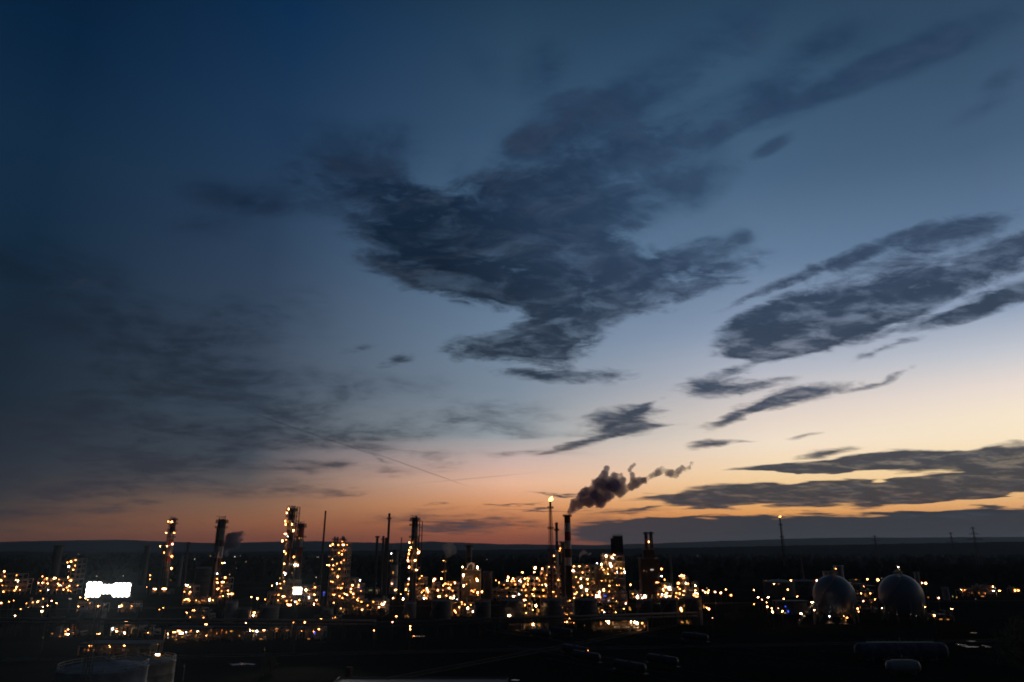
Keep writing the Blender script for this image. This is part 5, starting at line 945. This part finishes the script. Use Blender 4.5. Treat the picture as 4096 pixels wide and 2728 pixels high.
# ------------------------------------------------------------------ water
wm = bpy.data.materials.new('still_water'); wm.use_nodes = True; bs = wm.node_tree.nodes['Principled BSDF']; bs.inputs['Base Color'].default_value = (.01, .012, .014, 1); bs.inputs['Roughness'].default_value = .05
bn = wm.node_tree.nodes.new('ShaderNodeBump'); nn_ = wm.node_tree.nodes.new('ShaderNodeTexNoise'); nn_.inputs['Scale'].default_value = 1.2; bn.inputs['Strength'].default_value = .05
wm.node_tree.links.new(nn_.outputs[0], bn.inputs['Height']); wm.node_tree.links.new(bn.outputs[0], bs.inputs['Normal'])
rng = random.Random(3)
for (px, py, wx, wy) in [(3880,2587,28,3.2),(3845,2579,14,3.0),(3893,2531,11,1.5),(3940,2583,9,2.2),(3952,2588,10,1.6),(3886,2565,17,1.8),(960,2657,40,4),(1010,2658,12,1.5),(3292,2604,8,1.2),(1665,2545,26,2),(1295,2570,26,1.5),(2060,2720,16,2)]:
    c = ground(px, py); e = ground(px, py + wy); a_ = wx * mpp(c.y, 0); b_ = abs(e.y - c.y); b = MB(); n = 26; ph = rng.uniform(0, 6)
    vs = [(a_ * (1 + .28 * math.sin(3 * t_ + ph) + .16 * math.sin(7 * t_ + ph)) * math.cos(t_), b_ * (1 + .3 * math.sin(2 * t_ + ph) + .2 * math.sin(5 * t_)) * math.sin(t_), .015) for t_ in [2 * math.pi * i / n for i in range(n)]]
    b.add(vs, [tuple(range(n))]); tag(b.build('puddle', wm, None, (c.x, c.y, 0)), kind='structure')
# ------------------------------------------------------------------ trees
def tree(label, p, h, rad, seed, nl=2600, name='broadleaf_tree'):
    rng = random.Random(seed); t = thing(name, label, 'tree', p); b = MB(); b.tube((0,0,0), (0,0,h*.55), h*.022, h*.012, 9)
    tips = []
    for i in range(16):
        a = rng.uniform(0, 6.28); z0 = h * rng.uniform(.25, .6); L_ = rad * rng.uniform(.5, .95); q = Vector((math.cos(a) * L_, math.sin(a) * L_, z0 + h * rng.uniform(.1, .32)))
        b.tube((0, 0, z0), q * .5 + Vector((0,0,z0 * .5)), h*.008, h*.005, 6); b.tube(q * .5 + Vector((0,0,z0*.5)), q, h*.005, h*.002, 5); tips.append(q)
    tips += [Vector((rng.uniform(-.3,.3)*rad, rng.uniform(-.3,.3)*rad, h * rng.uniform(.7, .95))) for _ in range(9)]
    b.build('trunk', M['bark'], t); c = MB()
    for k in range(nl):
        o = rng.choice(tips); g_ = Vector((rng.gauss(0, 1), rng.gauss(0, 1), rng.gauss(0, .9))) * rad * .2; q = o + g_; s = rng.uniform(.16, .34)
        u = Vector((rng.gauss(0,1), rng.gauss(0,1), rng.gauss(0,1))).normalized(); v = u.orthogonal().normalized()
        c.add([q - u*s, q + v*s*.6, q + u*s, q - v*s*.6], [(0,1,2,3)])
    c.build('crown', M['leaf'], t)
tree('large brownish tree filling the bottom right corner', ground(4150, 2810) , 21, 9, 1, 6500)
tree('second tree at the right edge behind the corner tree', ground(4110, 2700), 14, 6, 2, 3500)
tree('small lone tree low in the dark between the lit shed and the flat roof', ground(1080, 2690), 5, 2.4, 3, 900)
for i, (px, py, h_, lab) in enumerate([(1300,2512,9,'round dark tree poking over the pipe bridge, left of centre'),(1262,2520,7,'smaller dark tree just left of the round one'),(2950,2490,7,'small faint tree between the cone-roofed tank and the western sphere'),(2920,2500,6,'bushy tree left of the small faint one'),(1520,2490,8,'dark tree under the pale tower')]):
    tree(lab, ground(px, py), h_, h_ * .42, 20 + i, 900)
# ------------------------------------------------------------------ power pylons on the right horizon
for px, yt, Y, lab in [(3890,2108,1300,'faint lattice pylon on the right horizon, tallest of three'),(3802,2130,1500,'faint lattice pylon left of the tallest one'),(3498,2142,1500,'small faint pylon behind the eastern sphere tank')]:
    p = at(px, yt, Y); t = thing('power_pylon', lab, 'power pylon', (p.x, Y, 0)); H = p.z; b = MB()
    def cn(i, f): a = R(45 + 90 * i); rr = 5.5 * (1 - f) ** 1.2 + .6; return Vector((math.cos(a) * rr, math.sin(a) * rr, H * f))
    for i in range(4):
        for j in range(10): b.bar(cn(i, j/10), cn(i, (j+1)/10), .35); b.bar(cn(i, j/10), cn((i+1)%4, (j+1)/10), .22)
    for zf, w_ in ((.97, 5), (.84, 9), (.72, 14)): b.bar((-w_, 0, H*zf), (w_, 0, H*zf), .5); b.bar((-w_, 0, H*zf), (0, 0, H*zf + 3), .3); b.bar((w_, 0, H*zf), (0, 0, H*zf + 3), .3)
    b.build('lattice', M['dark'], t)

# ------------------------------------------------------------------ smoke and steam
def vol(name, dens, col, aniso=0.0, nsc=.12, lo=.42, hi=.62, seed=0.0, absorb=None):
    m = bpy.data.materials.new(name); m.use_nodes = True; t = m.node_tree; t.nodes.remove(t.nodes['Principled BSDF'])
    v = t.nodes.new('ShaderNodeVolumePrincipled'); v.inputs['Color'].default_value = (*col, 1); v.inputs['Anisotropy'].default_value = aniso
    tc_ = t.nodes.new('ShaderNodeTexCoord'); n = t.nodes.new('ShaderNodeTexNoise'); n.inputs['Scale'].default_value = nsc; n.inputs['Detail'].default_value = 5; n.inputs['Roughness'].default_value = .62; n.inputs['Distortion'].default_value = .6
    t.links.new(tc_.outputs['Object'], n.inputs['Vector'])
    r = t.nodes.new('ShaderNodeMapRange'); r.interpolation_type = 'SMOOTHSTEP'; r.inputs[1].default_value = lo; r.inputs[2].default_value = hi; r.inputs[3].default_value = 0; r.inputs[4].default_value = dens
    t.links.new(n.outputs[0], r.inputs[0]); t.links.new(r.outputs[0], v.inputs['Density']); t.links.new(v.outputs[0], t.nodes['Material Output'].inputs['Volume']); return m
def plume(name, label, Y, blobs, m, seed=0, vox=.8, z=0, cat='smoke plume'):
    rng = random.Random(seed); x0, y0 = zp(z, blobs[0][0], blobs[0][1]); c0 = at(x0, y0, Y); b = MB(); sc = 1 / ZN[z][2]
    bm_ = bmesh.new(); bmesh.ops.create_icosphere(bm_, subdivisions=3, radius=1); V3 = [v.co.copy() for v in bm_.verts]; F3 = [[v.index for v in f.verts] for f in bm_.faces]; bm_.free()
    from mathutils import noise as MN
    for (x, y, r) in blobs:
        px, py = zp(z, x, y); p = at(px, py, Y + rng.uniform(-.5, .5) * r * sc * mpp(Y, 60)) - c0; rr = r * sc * mpp(Y, 60) * 1.42
        b.add([tuple(p + v * rr * (1 + .30 * MN.noise((v + Vector((x, y, 0)) * .01) * 2.2) + .2 * MN.noise((v * 5.5 + Vector((x, y, 3)))))) for v in V3], F3)
    o = b.build(name, m, None, c0); md = o.modifiers.new('join', 'REMESH'); md.mode = 'VOXEL'; md.voxel_size = vox
    return tag(o, label, cat)
BL = [(415,705,16),(432,690,22),(455,665,30),(470,625,36),(500,640,34),(540,590,44),(560,540,46),(590,520,42),(600,600,44),(650,560,50),(660,500,44),(690,440,46),(700,560,46),(710,610,40),(740,400,44),(750,340,30),(770,290,22),(760,470,54),(770,540,50),(820,440,54),(840,360,26),(860,480,46),(900,440,36),(920,400,26),(905,350,14),(910,500,34),(890,530,28),
 (960,470,16),(1000,460,30),(1040,430,36),(1080,410,30),(1020,400,26),(1010,350,20),(985,305,16),(1005,275,15),(1030,255,13),(1120,400,22),(1135,420,14),(955,500,16),(860,360,20),
]
TL = [(1120,400,20),(1145,392,18),(1170,375,18),(1195,360,20),(1225,345,22),(1255,325,30),(1290,305,26),(1235,340,20),(1340,330,27),(1380,340,31),(1420,350,25),(1450,315,24),(1480,285,20),(1510,300,18),(1545,285,16),(1568,245,15)]
ZN[20] = (2100, 1750, 2.355)
plume('smoke_plume', 'dark billowing smoke drifting right from the banded chimney', 545, BL, vol('dark_smoke', .36, (.13, .22, .78), .0, .09, .12, .5), 1, .55, 20)
ZN[20] = (2100, 1750, 2.355)
w_ = plume('smoke_wisp', None, 545, TL, vol('thin_smoke', .28, (.13, .22, .78), .0, .16, .30, .56), 6, .5, 20)
sp_ = bpy.data.objects['smoke_plume']; w_.location = w_.location - sp_.location; w_.parent = sp_; del w_['category']
plume('steam_plume', 'faint blue-grey steam puff right of the second tower', 700, [(620,470,20),(650,430,30),(690,400,40),(700,360,36),(740,350,34),(770,330,22),(660,350,22),(720,420,26),(630,400,20),(640,500,14)], vol('grey_steam', .5, (.5, .52, .62), .0, .08, .35, .6), 2, 1.0, 2)
ZN[21] = (1580, 2150, 4.48)
plume('steam_plume', 'pale steam fan rising above the thin steam pipe', 592, [(930,320,30),(960,280,50),(990,240,60),(930,220,50),(1030,200,50),(900,170,46),(980,150,56),(1060,260,36)], vol('pale_steam', .24, (.8, .78, .76), .0, .12, .3, .62), 3, 1.0, 21)
plume('steam_plume', 'small curling steam wisp right of the banded chimney', 560, [(80,210,8),(82,170,10),(90,130,13),(100,90,20),(130,60,26),(170,40,28),(210,60,22),(250,80,18),(290,60,16),(150,20,20)], vol('wisp_steam', .7, (.75, .72, .7), .0, .2, .3, .6), 4, .7, 10)
# ------------------------------------------------------------------ air
hz = bpy.data.materials.new('hazy_air'); hz.use_nodes = True; t = hz.node_tree; t.nodes.remove(t.nodes['Principled BSDF'])
v = t.nodes.new('ShaderNodeVolumePrincipled'); v.inputs['Color'].default_value = (.62, .8, 1, 1); v.inputs['Density'].default_value = HAZE; v.inputs['Anisotropy'].default_value = .45
t.links.new(v.outputs[0], t.nodes['Material Output'].inputs['Volume'])
if HAZE > 0:
    b = MB(); b.box((-17000, -900, -1.5), (17000, 18000, 330)); tag(b.build('haze', hz), kind='stuff')
